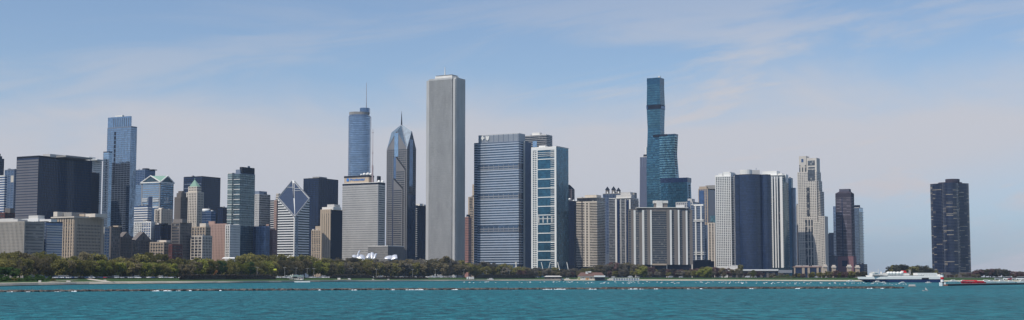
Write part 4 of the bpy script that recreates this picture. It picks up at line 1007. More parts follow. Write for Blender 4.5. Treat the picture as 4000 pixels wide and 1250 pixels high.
b = simple('office_building', 'low dark glass block at foot of light blue tower', 3348, 3374, 3387, 1034, 2300, NAVYM, G_NAVY, fh=3.4, frac=.5, ns=5, ne=4, bot=1070)
b = simple('office_building', 'blank slate grey podium between stone and brown towers', 3196, 3262, 3272, 1000, 2320, matte('slate panels', lin((88,92,104))), G_NAVY, fh=40, frac=.02, bot=1070)

# arched tan podium, its pavilions
r_, hw, h_, c_ = centred('podium_building', 'tan colonnade podium with dark openings below the stone tower', 3102, 3212, 1041, 2440)
XX = lambda p: at(p, 1050, 2440).x - c_.x
hz = lambda py: at(3150, py, 2440).z - GZ
box_part(r_, 'wall', G_NAVY, (XX(3104), XX(3210), 1, 20, 0, hz(1042))); box_part(r_, 'cornice', PINK, (XX(3102), XX(3212), -.5, 21, hz(1044), hz(1040)))
box_part(r_, 'colonnade', TAN, *[(XX(p), XX(p+w), 0, 2, 0, hz(1042)) for p, w in ((3102,5),(3133,10),(3155,8),(3190,8),(3207,5))])
box_part(r_, 'skylight', PALE, *[(XX(p), XX(p+22), 4, 12, hz(1040), hz(1037)) for p in (3112, 3140, 3178)])
pav = None
for i, (p0, p1, t_) in enumerate(((3215,3230,1033),(3249,3264,1035),(3308,3325,1034),(3341,3357,1036))):
    c2 = at((p0+p1)/2, t_, 2410); w = (at(p1,t_,2410).x-at(p0,t_,2410).x)/2
    rr = tag(empty('pavilion', (c2.x, 2410, GZ)), 'small square tan pavilion with cap at the foot of the brown tower', 'pavilion', 'tan pavilions in a row')
    rr['label'] = ['tan gate pavilion under the slate grey podium, leftmost of four', 'tan gate pavilion second from the left below grey podium', 'tan gate pavilion in front of the rose granite base', 'tan gate pavilion at the foot of the light blue tower'][i]
    box_part(rr, 'shaft', TAN, (-w*.8, w*.8, -4, 4, 0, c2.z-GZ-5)); box_part(rr, 'cap', CREAM, (-w, w, -5, 5, c2.z-GZ-4.9, c2.z-GZ-2.5), (-w*.7, w*.7, -3, 3, c2.z-GZ-2.4, c2.z-GZ))
    box_part(rr, 'opening', NAVYM, (-w*.25, w*.25, -4.2, -3.9, 0, (c2.z-GZ)*.5))

# three-lobed dark tower on the right
D = 2650
r_, hw, h_, c_ = centred('apartment_tower', 'solitary dark curved tower of rounded lobes on the far right', 3646, 3787, 717, D)
hz = lambda py: at(3716, py, D).z - GZ
pts = []
for i in range(72):
    a = 2*math.pi*i/72
    rad = hw*(.76 + .27*math.cos(3*(a + math.pi/2 + R(16))))
    pts.append((rad*math.cos(a), rad*math.sin(a)))
mx_ = max(p[0] for p in pts); mn = min(p[0] for p in pts); s_ = 2*hw/(mx_-mn); pts = [((x-(mx_+mn)/2)*s_, y*s_) for x, y in pts]
lpt = glass('bronze tower glass', lin((24,36,64)), metal=.1, var=.35)
slabm = glass('curved slab strip', lin((46,50,64)), metal=.1, var=.8, cell=(13, 13, 2.83), rough=.4, blind_glint=.12, bcol=(.46,.39,.28))  # the random warm specks are glints painted into the colour
shaft(r_, pts, hz(1064), hz(719), lpt, slabm, 2.83*1.02, .33, .2, zvis=hz(1064), corename='curtain_wall', rowname='slab_strip', roofm=BROWNM, head=2)
MB().prism([(x*.62, y*.62) for x, y in pts], hz(719), hz(712)).build('setback', BROWNM, r_)
MB().cyl((3719-3716)*D/F, -2, hz(719), hz(700.5), 13.5, 24).build('round_penthouse', BROWNM, r_)
box_part(r_, 'podium', BROWN, (-hw*1.1, hw*1.15, -hw, hw, 0, hz(1064)-.1))
# ================================================================== SETTING: lake, land, quay
def water_mat():
    m, t, b = base_mat('lake water'); lk = t.links.new
    g = nd('ShaderNodeNewGeometry', t)
    def noise(sc, loc=(0,0,0), s=(1,1,1), det=4, rough=.6, dist=0.0):
        mp = nd('ShaderNodeMapping', t); mp.inputs['Scale'].default_value = s; mp.inputs['Location'].default_value = loc
        lk(g.outputs['Position'], mp.inputs['Vector'])
        n = nd('ShaderNodeTexNoise', t); n.inputs['Scale'].default_value = sc; n.inputs['Detail'].default_value = det; n.inputs['Roughness'].default_value = rough; n.inputs['Distortion'].default_value = dist
        lk(mp.outputs[0], n.inputs['Vector']); return n.outputs['Fac']
    big = noise(.010, s=(1,.5,1), det=5, rough=.6)
    mid = noise(.42, s=(.8,.42,1), det=7, rough=.7)
    mx = nd('ShaderNodeMix', t, data_type='RGBA')
    r = nd('ShaderNodeMapRange', t); lk(mid, r.inputs[0]); r.inputs[1].default_value = .40; r.inputs[2].default_value = .60
    lk(r.outputs[0], mx.inputs[0]); mx.inputs[6].default_value = (*WCOL_A, 1); mx.inputs[7].default_value = (*WCOL_B, 1)
    r2 = nd('ShaderNodeMapRange', t); lk(big, r2.inputs[0]); r2.inputs[1].default_value = .3; r2.inputs[2].default_value = .7; r2.inputs[3].default_value = .78; r2.inputs[4].default_value = 1.2
    vm = nd('ShaderNodeVectorMath', t, operation='SCALE'); lk(mx.outputs[2], vm.inputs[0]); lk(r2.outputs[0], vm.inputs['Scale'])
    # small white crests
    cr = noise(.35, loc=(31,7,0), s=(.55,.25,1), det=6, rough=.72)
    r3 = nd('ShaderNodeMapRange', t); lk(cr, r3.inputs[0]); r3.inputs[1].default_value = .715; r3.inputs[2].default_value = .76
    mx2 = nd('ShaderNodeMix', t, data_type='RGBA'); lk(r3.outputs[0], mx2.inputs[0]); lk(vm.outputs[0], mx2.inputs[6]); mx2.inputs[7].default_value = (.5,.62,.62,1)
    lk(mx2.outputs[2], b.inputs['Base Color'])
    b.inputs['Roughness'].default_value = .4; b.inputs['Specular IOR Level'].default_value = .13; b.inputs['IOR'].default_value = 1.33
    bp = nd('ShaderNodeBump', t); bp.inputs['Strength'].default_value = 1.0; bp.inputs['Distance'].default_value = 1.0
    w1 = noise(.3, s=(1,.5,1), det=6, rough=.62, dist=.3)
    sc_ = nd('ShaderNodeMath', t, operation='MULTIPLY'); lk(w1, sc_.inputs[0]); sc_.inputs[1].default_value = 5.0
    lk(sc_.outputs[0], bp.inputs['Height']); lk(bp.outputs[0], b.inputs['Normal'])
    return m
WCOL_A = (0.002, 0.066, 0.088); WCOL_B = (0.022, 0.250, 0.285)
w = MB().face([(-5200,-500,0),(5200,-500,0),(5200,4200,0),(-5200,4200,0)]).build('water', water_mat())
tag(w, kind='structure')

SHY = [(-900,1150),(-500,1133),(0,1119),(200,1114.5),(350,1111.5),(540,1109.6),(700,1108),(900,1106),(1100,1104),(1200,1102),(1450,1100),(1700,1098.5),(1950,1097.4),(2200,1096.7),(2500,1096.7),(2700,1097),(2900,1097.6),(3100,1099),(3300,1100),(3420,1100.6),(3600,1101),(3700,1101.3),(3900,1101.8),(4200,1102.5),(4600,1103),(5200,1104)]
SH = [(px, ground(px, py).y) for px, py in SHY]
def shoreD(px):
    for (a, u), (c_, v) in zip(SH, SH[1:]):
        if px <= c_: 
            t = (px-a)/(c_-a); t = t*t*(3-2*t)*.3 + t*.7
            return u + (v-u)*t
    return SH[-1][1]
LAWN = 130.0
def gz(d):
    """height of the ground d metres inland of the quay edge"""
    return 1.83 + (GZ-1.83)*min(1, max(0, (d-6)/LAWN))
pxs = list(range(-900, 5201, 50))
sh = [(lambda D: ((px-2000.0)/F*D*cp, D))(shoreD(px)) for px in pxs]
grassm = matte('spring grass', lin((50,76,22)), var=.3, scale=.05, streak=False)
concm = matte('quay concrete', lin((180,172,156)), var=.12, scale=.2, streak=False)
darkc = matte('wet quay base', lin((44,44,42)), var=.2, scale=.3)
asph = matte('asphalt', lin((72,74,78)), var=.08, scale=.1, streak=False)
def strip(name, d0, z0_, d1, z1_, m, nseg=1):
    mb = MB(); k = len(sh)
    for j in range(nseg+1):
        t = j/nseg
        for (x, D), px in zip(sh, pxs):
            # the quay runs away from the viewer on the left, so its steps and walk reach further in depth there
            kf = 1 + 1.7*min(1, max(0, (950-px)/300))
            da = d0*kf if d0 <= 6 else d0; db = d1*kf if d1 <= 6 else d1
            d = da+(db-da)*t
            zz = gz(d) if (z0_ is None or (d1 == 6 and j == nseg)) else z0_+(z1_-z0_)*t
            mb.v.append((x*(1+d/max(D,1)), D+d, zz))
    for j in range(nseg):
        for i in range(k-1):
            a = j*k+i; mb.f.append((a, a+1, a+k+1, a+k))
    return mb.build(name, m)
tag(strip('quay_base', 0, -1.5, 0, .4, darkc), kind='structure')
tag(strip('quay_wall', .02, .4, 1.4, 1.8, concm), kind='structure')
tag(strip('promenade', 1.4, 1.8, 6, 1.83, concm), kind='structure')
tag(strip('lawn', 6, None, 136, None, grassm, 12), kind='structure')
tag(strip('park_ground', 136, GZ, 420, GZ, matte('park ground', lin((70,78,44)), var=.3, scale=.05, streak=False), 4), kind='structure')
tag(strip('city_ground', 420, GZ, 1700, GZ, asph, 3), kind='structure')
fg = MB().face([(-9000,3000,4.2),(9000,3000,4.2),(9000,30000,4.2),(-9000,30000,4.2)]).build('far_ground', matte('far ground', lin((90,94,84)), streak=False)); tag(fg, kind='structure')
# paths across the lawn and the shore road
def path(name, pts, w, m, lift=.06):
    mb = MB(); n = len(pts)
    for i, (px, d) in enumerate(pts):
        D = shoreD(px)+d; x = (px-2000.0)/F*D*cp
        j = min(i, n-2); px2, d2 = pts[j+1]; D2 = shoreD(px2)+d2; x2 = (px2-2000.0)/F*D2*cp
        px1, d1 = pts[j]; D1 = shoreD(px1)+d1; x1 = (px1-2000.0)/F*D1*cp
        l = math.hypot(x2-x1, D2-D1); nx, ny = -(D2-D1)/l*w/2, (x2-x1)/l*w/2
        mb.v += [(x+nx, D+ny, gz(d)+lift), (x-nx, D-ny, gz(d)+lift)]
    for i in range(n-1): mb.f.append((2*i, 2*i+1, 2*i+3, 2*i+2))
    o = mb.build(name, m); tag(o, kind='structure'); return o
path('shore_road', [(p, 128) for p in range(-300, 4300, 60)], 16, asph)
path('footpath', [(330,118),(345,95),(375,60),(410,20),(425,8)], 9, concm)
path('footpath', [(185,25),(230,45),(270,62),(300,72)], 5, concm)
path('footpath', [(1060,108),(1090,90),(1130,60),(1180,12)], 9, concm)
path('footpath', [(1300,8),(1330,30),(1360,50)], 6, concm)

# boulders of the breakwater
def breakwater():
    mb = MB(); rnd = random.Random(3)
    def D_(px): 
        return 492 + (px+300)/3830.0*210 if px < 3600 else 700
    px = -320.0
    while px < 3520:
        D = 470 + 178*((px+300)/3800.0)**.8 if px > -300 else 470
        for row in range(3):
            r = rnd.uniform(.9, 1.8); dd = rnd.uniform(-1.2, 3.0); x = (px-2000)/F*D*cp
            h = rnd.uniform(.5, .85) if row else rnd.uniform(.2, .45)
            if px > 2380: h = rnd.uniform(.62, .8)
            y = D + dd; n = 6; a0 = rnd.uniform(0, 6)
            rg = [[(x+q*r*rnd.uniform(.8,1.2)*math.cos(a0+2*math.pi*i/n), y+q*r*rnd.uniform(.8,1.2)*math.sin(a0+2*math.pi*i/n), z) for i in range(n)] for z, q in ((-.6,1.0),(h*.6,.95),(h,.55))]
            mb.loft(rg)
        px += .95*F/D*rnd.uniform(.8,1.2)
    m, t, b = base_mat('breakwater rock'); lk = t.links.new
    g = nd('ShaderNodeNewGeometry', t); n = nd('ShaderNodeTexNoise', t); n.inputs['Scale'].default_value = .45; n.inputs['Detail'].default_value = 3; lk(g.outputs['Position'], n.inputs['Vector'])
    cr = nd('ShaderNodeValToRGB', t); cr.color_ramp.elements[0].position = .42; cr.color_ramp.elements[1].position = .68
    cr.color_ramp.elements[0].color = (.042,.034,.030,1); cr.color_ramp.elements[1].color = (.17,.145,.12,1)
    lk(n.outputs['Fac'], cr.inputs[0]); lk(cr.outputs[0], b.inputs['Base Color']); b.inputs['Roughness'].default_value = .8
    o = mb.build('rubble_breakwater', m)
    tag(o, 'long low rock breakwater running across the lake in front of the harbour', 'breakwater')
    # concrete cap over its right part
    cap = MB(); pts = list(range(2350, 3521, 60)); 
    for a_, c_ in zip(pts, pts[1:]):
        Da = 470+178*((a_+300)/3800.0)**.8; Dc = 470+178*((c_+300)/3800.0)**.8
        xa = (a_-2000)/F*Da; xc_ = (c_-2000)/F*Dc
        cap.loft([[(xa, Da+.6, z), (xc_, Dc+.6, z), (xc_, Dc+3, z), (xa, Da+3, z)] for z in (.3, .98)])
    cp_ = cap.build('cap', matte('rusty cap concrete', lin((92,78,72)), var=.25, scale=.15), o)
    q = ground(3470, 1124); e = tag(empty('concrete_block', (q.x, 648, .9)), 'pale concrete block on the right tip of the breakwater', 'concrete block')
    box_part(e, 'block', PALE, (-1.3, 1.3, -1, 1, 0, 1.0)); box_part(e, 'foot', STONE, (-1.6, 1.6, -1.2, 1.2, 0, .3))
    # foam where waves break on it
    fm = MB(); rnd = random.Random(8)
    foamm = matte('foam', (.78,.8,.8), var=.1, scale=1)
    for c0, wd in ((45,10),(120,8),(240,14),(300,22),(612,20),(662,20),(700,10),(750,8),(865,5),(1250,12),(1390,14),(1540,14),(1625,40),(1780,12),(2150,30),(2185,26),(2310,16),(2480,40),(2500,22),(2560,18),(2690,8),(2740,14),(2930,14),(3112,12),(3230,8),(3390,16),(3440,20)):
        for k in range(int(wd*.55)):
            px = c0+rnd.gauss(0, wd*.45); D = 470+178*((max(px,-290)+300)/3800.0)**.8 - rnd.uniform(.6, 3.2); x = (px-2000)/F*D; r = rnd.uniform(.25,.7); h = rnd.uniform(.05,.34)
            a = rnd.uniform(0, 3)
            fm.loft([[(x+q*r*math.cos(a+i*1.05), D+q*r*.6*math.sin(a+i*1.05), z) for i in range(6)] for z, q in ((-.1,1.4),(h*.5,1.0),(h,.4))])
    tag(fm.build('foam', foamm), 'white foam where waves break along the rock breakwater', 'foam', kind='stuff')
breakwater()

# ================================================================== TREES
def crown_mesh(seed, shape, dens=1.0, n=1500, leaf=.36):
    """leaf clumps scattered round a skeleton of limbs; unit tree 10 m high"""
    rnd = random.Random(seed); mb = MB(); blobs = []
    for i in range(int(15*dens)):
        a = rnd.uniform(0, 6.283); 
        if shape == 'round': z = rnd.uniform(1.7, 8.9); rr = 3.9*math.sqrt(max(0, 1-((z-5.6)/4.3)**2))*rnd.uniform(.35,.88)
        elif shape == 'spread': z = rnd.uniform(1.9, 8.7); rr = 5.0*math.sqrt(max(0, 1-((z-5.0)/4.8)**2))*rnd.uniform(.3,.9)
        elif shape == 'vase': z = rnd.uniform(3.4, 9.1); rr = (1.4+.48*(z-3))*rnd.uniform(.2,1)
        else: z = rnd.uniform(1.0, 7.5); rr = 3.8*(1-(z/11)**2)*rnd.uniform(.3,1)
        blobs.append((rr*math.cos(a), rr*math.sin(a), z, rnd.uniform(.9, 1.9)))
    for k in range(n):
        bx, by, bz, br = rnd.choice(blobs)
        u = Vector((rnd.gauss(0,1), rnd.gauss(0,1), rnd.gauss(0,1))).normalized()*br*rnd.uniform(.35,1.05)**.6
        p = Vector((bx, by, bz)) + Vector((u.x, u.y, u.z*.75))
        s = leaf*rnd.uniform(.5, 1.3)
        d1 = Vector((rnd.gauss(0,1), rnd.gauss(0,1), rnd.gauss(0,1))).normalized(); d2 = d1.orthogonal().normalized()
        mb.face([tuple(p-d1*s), tuple(p+d2*s*.8), tuple(p+d1*s), tuple(p-d2*s*.8)])
    return mb, blobs
def trunk_mb(blobs, seed):
    rnd = random.Random(seed); mb = MB()
    mb.cyl(0, 0, 0, 3.2, .34, 7, .24)
    mb.beam((0,0,3.1), (rnd.uniform(-.3,.3), rnd.uniform(-.3,.3), 6.5), .42, .18)
    for bx, by, bz, br in blobs:
        z0 = rnd.uniform(2.2, min(4.5, max(2.4, bz-.8)))
        mid = (bx*.45, by*.45, z0+(bz-z0)*.45)
        mb.beam((0,0,z0), mid, .26, .16); mb.beam(mid, (bx, by, bz+br*.4), .16, .05)
    return mb
bark = matte('bark', lin((96,86,76)), var=.2)
def leafmat(name, col, var=.28):
    m, t, b = base_mat(name); lk = t.links.new
    b.inputs['Roughness'].default_value = .8; b.inputs['Specular IOR Level'].default_value = .15
    g = nd('ShaderNodeNewGeometry', t); n = nd('ShaderNodeTexNoise', t); n.inputs['Scale'].default_value = .25; n.inputs['Detail'].default_value = 3; lk(g.outputs['Position'], n.inputs['Vector'])
    oi = nd('ShaderNodeObjectInfo', t); a = nd('ShaderNodeMath', t, operation='ADD'); lk(n.outputs['Fac'], a.inputs[0]); lk(oi.outputs['Random'], a.inputs[1])
    r = nd('ShaderNodeMapRange', t); lk(a.outputs[0], r.inputs[0]); r.inputs[1].default_value = .3; r.inputs[2].default_value = 1.7; r.inputs[3].default_value = 1-var; r.inputs[4].default_value = 1+var
    vm = nd('ShaderNodeVectorMath', t, operation='SCALE'); vm.inputs[0].default_value = col; lk(r.outputs[0], vm.inputs['Scale']); lk(vm.outputs[0], b.inputs['Base Color'])
    tl = nd('ShaderNodeBsdfTranslucent', t); lk(vm.outputs[0], tl.inputs['Color']); mxs = nd('ShaderNodeMixShader', t); mxs.inputs[0].default_value = .35
    lk(b.outputs[0], mxs.inputs[1]); lk(tl.outputs[0], mxs.inputs[2]); lk(mxs.outputs[0], t.nodes['Material Output'].inputs['Surface'])
    return m
LEAF = {
 'olive': leafmat('olive spring leaves', lin((128,122,68))),
 'brown': leafmat('brown budding twigs', lin((124,114,84))),
 'lime': leafmat('fresh lime leaves', lin((132,134,60))),
 'green': leafmat('deep green leaves', lin((76,102,50))),
 'plum': leafmat('purplish twigs', lin((112,88,84))),
 'grey': leafmat('grey bare twigs', lin((118,112,100))),
 'rust': leafmat('rusty leaves', lin((132,92,52))),
 'far': leafmat('dull far leaves', lin((90,90,72))),
}
WORD = {'olive': 'olive green', 'brown': 'brown budding', 'lime': 'bright lime green', 'green': 'deep green', 'plum': 'purplish bare', 'grey': 'grey bare twiggy', 'rust': 'rust coloured', 'far': 'dull green'}
VAR = []
for i, (sh_, dn, n_) in enumerate((('round',1.9,2600),('spread',2.0,2800),('vase',1.4,1600),('round',1.6,2300),('spread',1.7,2500),('bush',1.1,1200),('bush',1.0,1200))):
    mb, bl = crown_mesh(50+i, sh_, dn, n_); me = bpy.data.meshes.new('crown'); me.from_pydata(mb.v, [], mb.f)
    tb = trunk_mb(bl, i); tm = bpy.data.meshes.new('trunk'); tm.from_pydata(tb.v, [], tb.f); tm.materials.append(bark)
    me.materials.append(LEAF['olive']); VAR.append((sh_, me, tm))
trnd = random.Random(21)
TREES = 0
def tree(px, D, ztop, kind, var, wscale, where, base=None, bush=False):
    global TREES
    z0 = gz(D-shoreD(px)) if base is None else base
    h = max(2.0, ztop - z0); s = h/9.6
    e = empty('bush' if bush else 'tree', ((px-2000)/F*D*cp, D, z0), trnd.uniform(0, 6.28))
    e.scale = (s*wscale, s*wscale, s)
    tag(e, WORD[kind] + (' bush ' if bush else ' tree ') + where, 'bush' if bush else 'tree', ('bushes ' if bush else 'trees ') + where)
    sh_, me, tm = VAR[var]
    c_ = bpy.data.objects.new('crown', me); C.objects.link(c_); c_.parent = e
    c_.material_slots[0].link = 'OBJECT'; c_.material_slots[0].material = LEAF[kind]
    t_ = bpy.data.objects.new('trunk', tm); C.objects.link(t_); t_.parent = e
    TREES += 1
def prof(knots, x):
    for (a, u), (c_, v) in zip(knots, knots[1:]):
        if x <= c_: return u + (v-u)*(x-a)/(c_-a)
    return knots[-1][1]
def rowt(x0, x1, step, dd, tops, kinds, vs, where, jit=5, ws=1.1, wj=.12, bush=False):
    x = x0
    while x < x1:
        D = shoreD(x)+dd+trnd.uniform(-8, 8); ty = prof(tops, x)+trnd.uniform(-jit, jit)*.7+1.5
        tree(x+trnd.uniform(-6,6), D, at(x, ty, D).z, trnd.choice(kinds), trnd.choice(vs), ws*trnd.uniform(1-wj, 1+wj), where, bush=bush)
        x += step(x)*trnd.uniform(.85,1.15) if callable(step) else step*trnd.uniform(.85,1.15)
B1 = [(-60,978),(0,979),(60,983),(100,992),(150,986),(200,988),(240,1000),(275,1000),(300,988),(345,973),(372,985),(400,1002),(470,1004),(530,1000),(560,986),(620,986),(650,1000),(700,1006),(780,1007),(850,1012),(915,1008),(950,994),(1000,988),(1060,991),(1150,995),(1235,995),(1275,1005),(1300,1016),(1335,1010),(1350,1002),(1420,1003),(1450,1012),(1500,1016),(1560,1010),(1640,1014),(1690,1012),(1710,1002),(1745,1003),(1765,1014),(1810,1020),(1850,1028),(1875,1022),(1930,1024),(1965,1034),(1990,1026),(2030,1034),(2060,1042),(2120,1040),(2160,1048)]
rowt(-60, 1290, 44, 330, B1, ['olive','olive','brown','olive'], [0,1,3,4], 'in the rear row of the park left of the pavilion', ws=1.0)
rowt(1290, 1990, 30, 250, B1, ['olive','brown','olive','grey'], [0,1,3,4], 'in the rear row of the park right of the pavilion', ws=1.05)
B2 = [(-60,1000),(100,1008),(180,990),(230,1008),(330,1014),(700,1020),(830,1014),(900,1020),(1000,1016),(1060,1018),(1200,1012),(1300,1024),(1400,1020),(1500,1026),(1700,1022),(1800,1032),(1900,1034),(2000,1044),(2160,1054)]
rowt(-60, 235, 42, 235, B2, ['brown','olive','brown'], [1,4,0], 'in the tall clump at the left edge of the park', ws=1.05)
rowt(245, 760, 21, 162, [(240,1013),(330,1012),(420,1018),(560,1024),(700,1028),(780,1032)], ['lime','olive','brown','olive','lime'], [0,3,1], 'in the clipped front row behind the parked cars', jit=1.5, ws=1.15)
rowt(760, 1290, 30, 190, B2, ['olive','brown','lime','green','brown','olive'], [0,1,3,4], 'in the front row left of the silver pavilion', ws=1.0)
rowt(1290, 2040, 27, 170, B2, ['brown','grey','olive','brown','olive'], [0,1,3,4,2], 'in the front row right of the silver pavilion', ws=1.05)
rowt(-60, 215, 22, 44, [(-60,1082),(60,1080),(150,1082),(190,1092),(215,1100)], ['green','green','olive'], [5,6], 'at the promenade edge far left', ws=2.6, bush=True)
rowt(-60, 225, 22, 60, [(-60,1072),(30,1068),(80,1078),(130,1066),(200,1078),(225,1086)], ['green','green','olive'], [5,6], 'on the shore lawn at the left edge', ws=1.5, bush=True)
rowt(-60, 70, 32, 120, [(-60,1045),(0,1038),(60,1040),(80,1050)], ['green'], [1,4], 'low at the left edge behind the bushes', ws=1.2)
tree(845, shoreD(845)+140, at(845,1050,shoreD(845)+140).z, 'rust', 5, .8, 'above the bare hedge')
# smaller, barer trees toward the harbour
B3 = [(2040,1044),(2120,1048),(2180,1046),(2240,1050),(2290,1046),(2340,1034),(2400,1022),(2440,1026),(2490,1036),(2560,1046),(2650,1050),(2700,1052),(2760,1040),(2800,1045)]
rowt(2030, 2800, 21, 260, B3, ['olive','grey','plum','brown','grey','olive'], [0,2,3,4], 'in the thin rear row behind the harbour', ws=1.15)
rowt(2030, 2280, 19, 140, [(2030,1054),(2150,1056),(2300,1062)], ['olive','grey','plum','brown'], [0,3,4], 'along the path left of the boat house', ws=1.2)
rowt(2380, 2800, 24, 150, [(2380,1056),(2500,1052),(2580,1062),(2700,1054),(2800,1058)], ['grey','brown','olive','plum','olive'], [0,2,3,4], 'on the green slope below the wide apartment block', ws=1.2)
for px, py, k, v, w_ in ((2511,1041,'lime',0,1.3),(2302,1062,'lime',5,1.2),(2748,1050,'lime',1,1.5),(2765,1044,'lime',0,1.3),(2943,1054,'lime',3,1.0),(3318,1072,'green',5,1.5),(3330,1070,'green',6,1.3),(3275,1064,'lime',3,1.1)):
    D = shoreD(px)+120; tree(px, D, at(px, py, D).z, k, v, w_, {2511:'in front of the wide apartment block',2302:'beside the boat house roof',2748:'below the cream framed tower',2765:'larger one below the cream framed tower',2943:'below the white terrace of the dark curved tower',3318:'low beside the tan pavilions',3330:'at the water near the white ship bow',3275:'below the rose granite base'}[px])
rowt(2800, 3060, 22, 190, [(2800,1046),(2850,1044),(2900,1060),(3060,1064)], ['grey','plum','brown'], [2,3,4], 'below the white terrace', ws=1.2)
rowt(3010, 3380, 17, 120, [(3010,1072),(3100,1068),(3200,1062),(3260,1056),(3380,1062)], ['brown','olive','plum','grey','olive'], [0,3,4], 'below the tan colonnade', ws=1.25)
tree(2892, shoreD(2892)+210, at(2892,1034,shoreD(2892)+210).z, 'olive', 0, .7, 'standing alone before the dark curved tower')
# far wooded points on the right
rowt(3460, 3660, 14, 700, [(3460,1064),(3480,1044),(3510,1032),(3545,1038),(3600,1038),(3625,1042),(3650,1054),(3665,1064)], ['far','olive','far'], [0,1,3], 'on the wooded point behind the white ship', ws=1.3)
rowt(3640, 3830, 14, 420, [(3640,1068),(3700,1070),(3830,1068)], ['brown','grey','plum'], [2,3,4], 'at the foot of the solitary curved tower', ws=1.3)
rowt(3790, 4060, 14, 700, [(3790,1062),(3815,1052),(3860,1050),(3920,1050),(3960,1058),(4060,1068)], ['far','grey','far','plum'], [0,1,3], 'on the far point at the right edge', ws=1.35)
rowt(3960, 4060, 13, 300, [(3960,1070),(4000,1066),(4060,1068)], ['plum','brown'], [2,3], 'low at the right edge behind the pier', ws=1.2)

# clipped hedges: countless twigs, each hedge one thing
def hedge(px0, px1, d, py_top, label, m, wdt=7, zt=None):
    mb = MB(); rnd = random.Random(int(px0))
    o = empty('hedge', ((px0+px1)/2/F*0, 0, 0)); tag(o, label, 'hedge')
    def P(px): 
        D = shoreD(px)+d; return ((px-2000)/F*D*cp, D)
    n = int((px1-px0)*9)
    core = MB(); st_ = 12; pr = []
    for i in range(st_+1):
        px = px0+(px1-px0)*i/st_; x, D = P(px); z = at(px, py_top, D).z; g_ = gz(d); e_ = 1 if 0 < i < st_ else .55
        pr.append((x, D, z*e_+g_*(1-e_), g_))
    for (xa,Da,za,ga),(xb,Db,zb_,gb_) in zip(pr, pr[1:]):
        core.loft([[(xa,Da,ga-.3),(xb,Db,gb_-.3),(xb,Db+wdt,gb_-.3),(xa,Da+wdt,ga-.3)],[(xa,Da+.5,za-.4),(xb,Db+.5,zb_-.4),(xb,Db+wdt-.5,zb_-.4),(xa,Da+wdt-.5,za-.4)]])
    core.build('branches', bark, o)
    for k in range(n):
        px = rnd.uniform(px0, px1); x, D = P(px); z1_ = at(px, py_top, D).z; g_ = gz(d)
        e_ = min(1, (px-px0)/25+.4, (px1-px)/25+.4); z = g_+(z1_-g_)*e_*rnd.uniform(.03,1.08)**.8; y = D + (rnd.uniform(-.5,.4) if rnd.random()<.7 else rnd.uniform(0,wdt))
        s = rnd.uniform(.25,.6); d1 = Vector((rnd.gauss(0,1), rnd.gauss(0,1), rnd.gauss(0,1))).normalized(); d2 = d1.orthogonal().normalized(); p = Vector((x, y, z))
        mb.face([tuple(p-d1*s), tuple(p+d2*s*.8), tuple(p+d1*s), tuple(p-d2*s*.8)])
    mb.build('foliage', m, o)
HB = leafmat('bare hedge twigs', lin((84,72,62)), .3)
hedge(700, 1075, 62, 1073, 'long bare brown hedge on the shore left of the boat ramp', HB)
hedge(1288, 1455, 95, 1073, 'short bare hedge on the lawn below the silver pavilion', HB)
hedge(1462, 1672, 60, 1082, 'low bare hedge on the lawn below the white supertall', HB)
hedge(1850, 2090, 75, 1072, 'dark brown hedge behind the white trailer', leafmat('dark hedge twigs', lin((70,62,48)), .3))
hedge(3022, 3110, 95, 1077, 'dark evergreen hedge left of the tan colonnade', LEAF['green'])

# ================================================================== SILVER PAVILION
px0 = at(1462, 1000, 1900)
e = tag(empty('music_pavilion', (px0.x, 1900, GZ)), 'outdoor stage with billowing sheets of shiny curved steel above the trees', 'pavilion')
steelm, t_, b_s = base_mat('brushed steel sheet'); b_s.inputs['Metallic'].default_value = .55; b_s.inputs['Roughness'].default_value = .38; b_s.inputs['Base Color'].default_value = (.92,.92,.93,1)
def sheet(pts, bulge, name='curled_sheet', n=8, thick=.5):
    """a curved sheet between four photo pixels (bottom-left, bottom-right, top-right, top-left), bowed toward the viewer"""
    Pz = []
    for j in range(n+1):
        for i in range(n+1):
            u, v = i/n, j/n
            px = (pts[0][0]*(1-u)+pts[1][0]*u)*(1-v) + (pts[3][0]*(1-u)+pts[2][0]*u)*v
            py = (pts[0][1]*(1-u)+pts[1][1]*u)*(1-v) + (pts[3][1]*(1-u)+pts[2][1]*u)*v
            py -= 2.2*math.sin(math.pi*u)*v
            D = 1900 - bulge*math.sin(math.pi*u)*(.4+.6*v) + 10*(v**1.6) 
            q = at(px, py, D); Pz.append((q.x-px0.x, D-1900, q.z-GZ))
    mb = MB(); mb.v = Pz + [(x, y+thick, z) for x, y, z in Pz]; k = (n+1)*(n+1)
    for j in range(n):
        for i in range(n):
            a = j*(n+1)+i; mb.f.append((a, a+1, a+n+2, a+n+1)); mb.f.append((k+a, k+a+n+1, k+a+n+2, k+a+1))
    for i in range(n):
        mb.f.append((i+1, i, k+i, k+i+1)); a = n*(n+1)+i; mb.f.append((a, a+1, k+a+1, k+a))
        a = i*(n+1); mb.f.append((a, a+n+1, k+a+n+1, k+a)); a = i*(n+1)+n; mb.f.append((a+n+1, a, k+a, k+a+n+1))
    mb.build(name, steelm, e, True)
sheet([(1376,1007),(1392,1008),(1393,998),(1376,996)], 3)
sheet([(1392,1008),(1428,1016),(1424,998),(1394,994)], 5)
sheet([(1394,997),(1398,997),(1408,979),(1400,981)], 2)
sheet([(1428,1006),(1444,1010),(1452,992),(1438,990)], 4)
sheet([(1448,1012),(1454,1012),(1462,990),(1448,986)], 2)
sheet([(1455,1012),(1466,1010),(1474,990),(1462,994)], 4)
sheet([(1500,1010),(1526,1014),(1530,998),(1504,1004)], 3)
sheet([(1527,1016),(1553,1009),(1550,995),(1530,999)], 3)
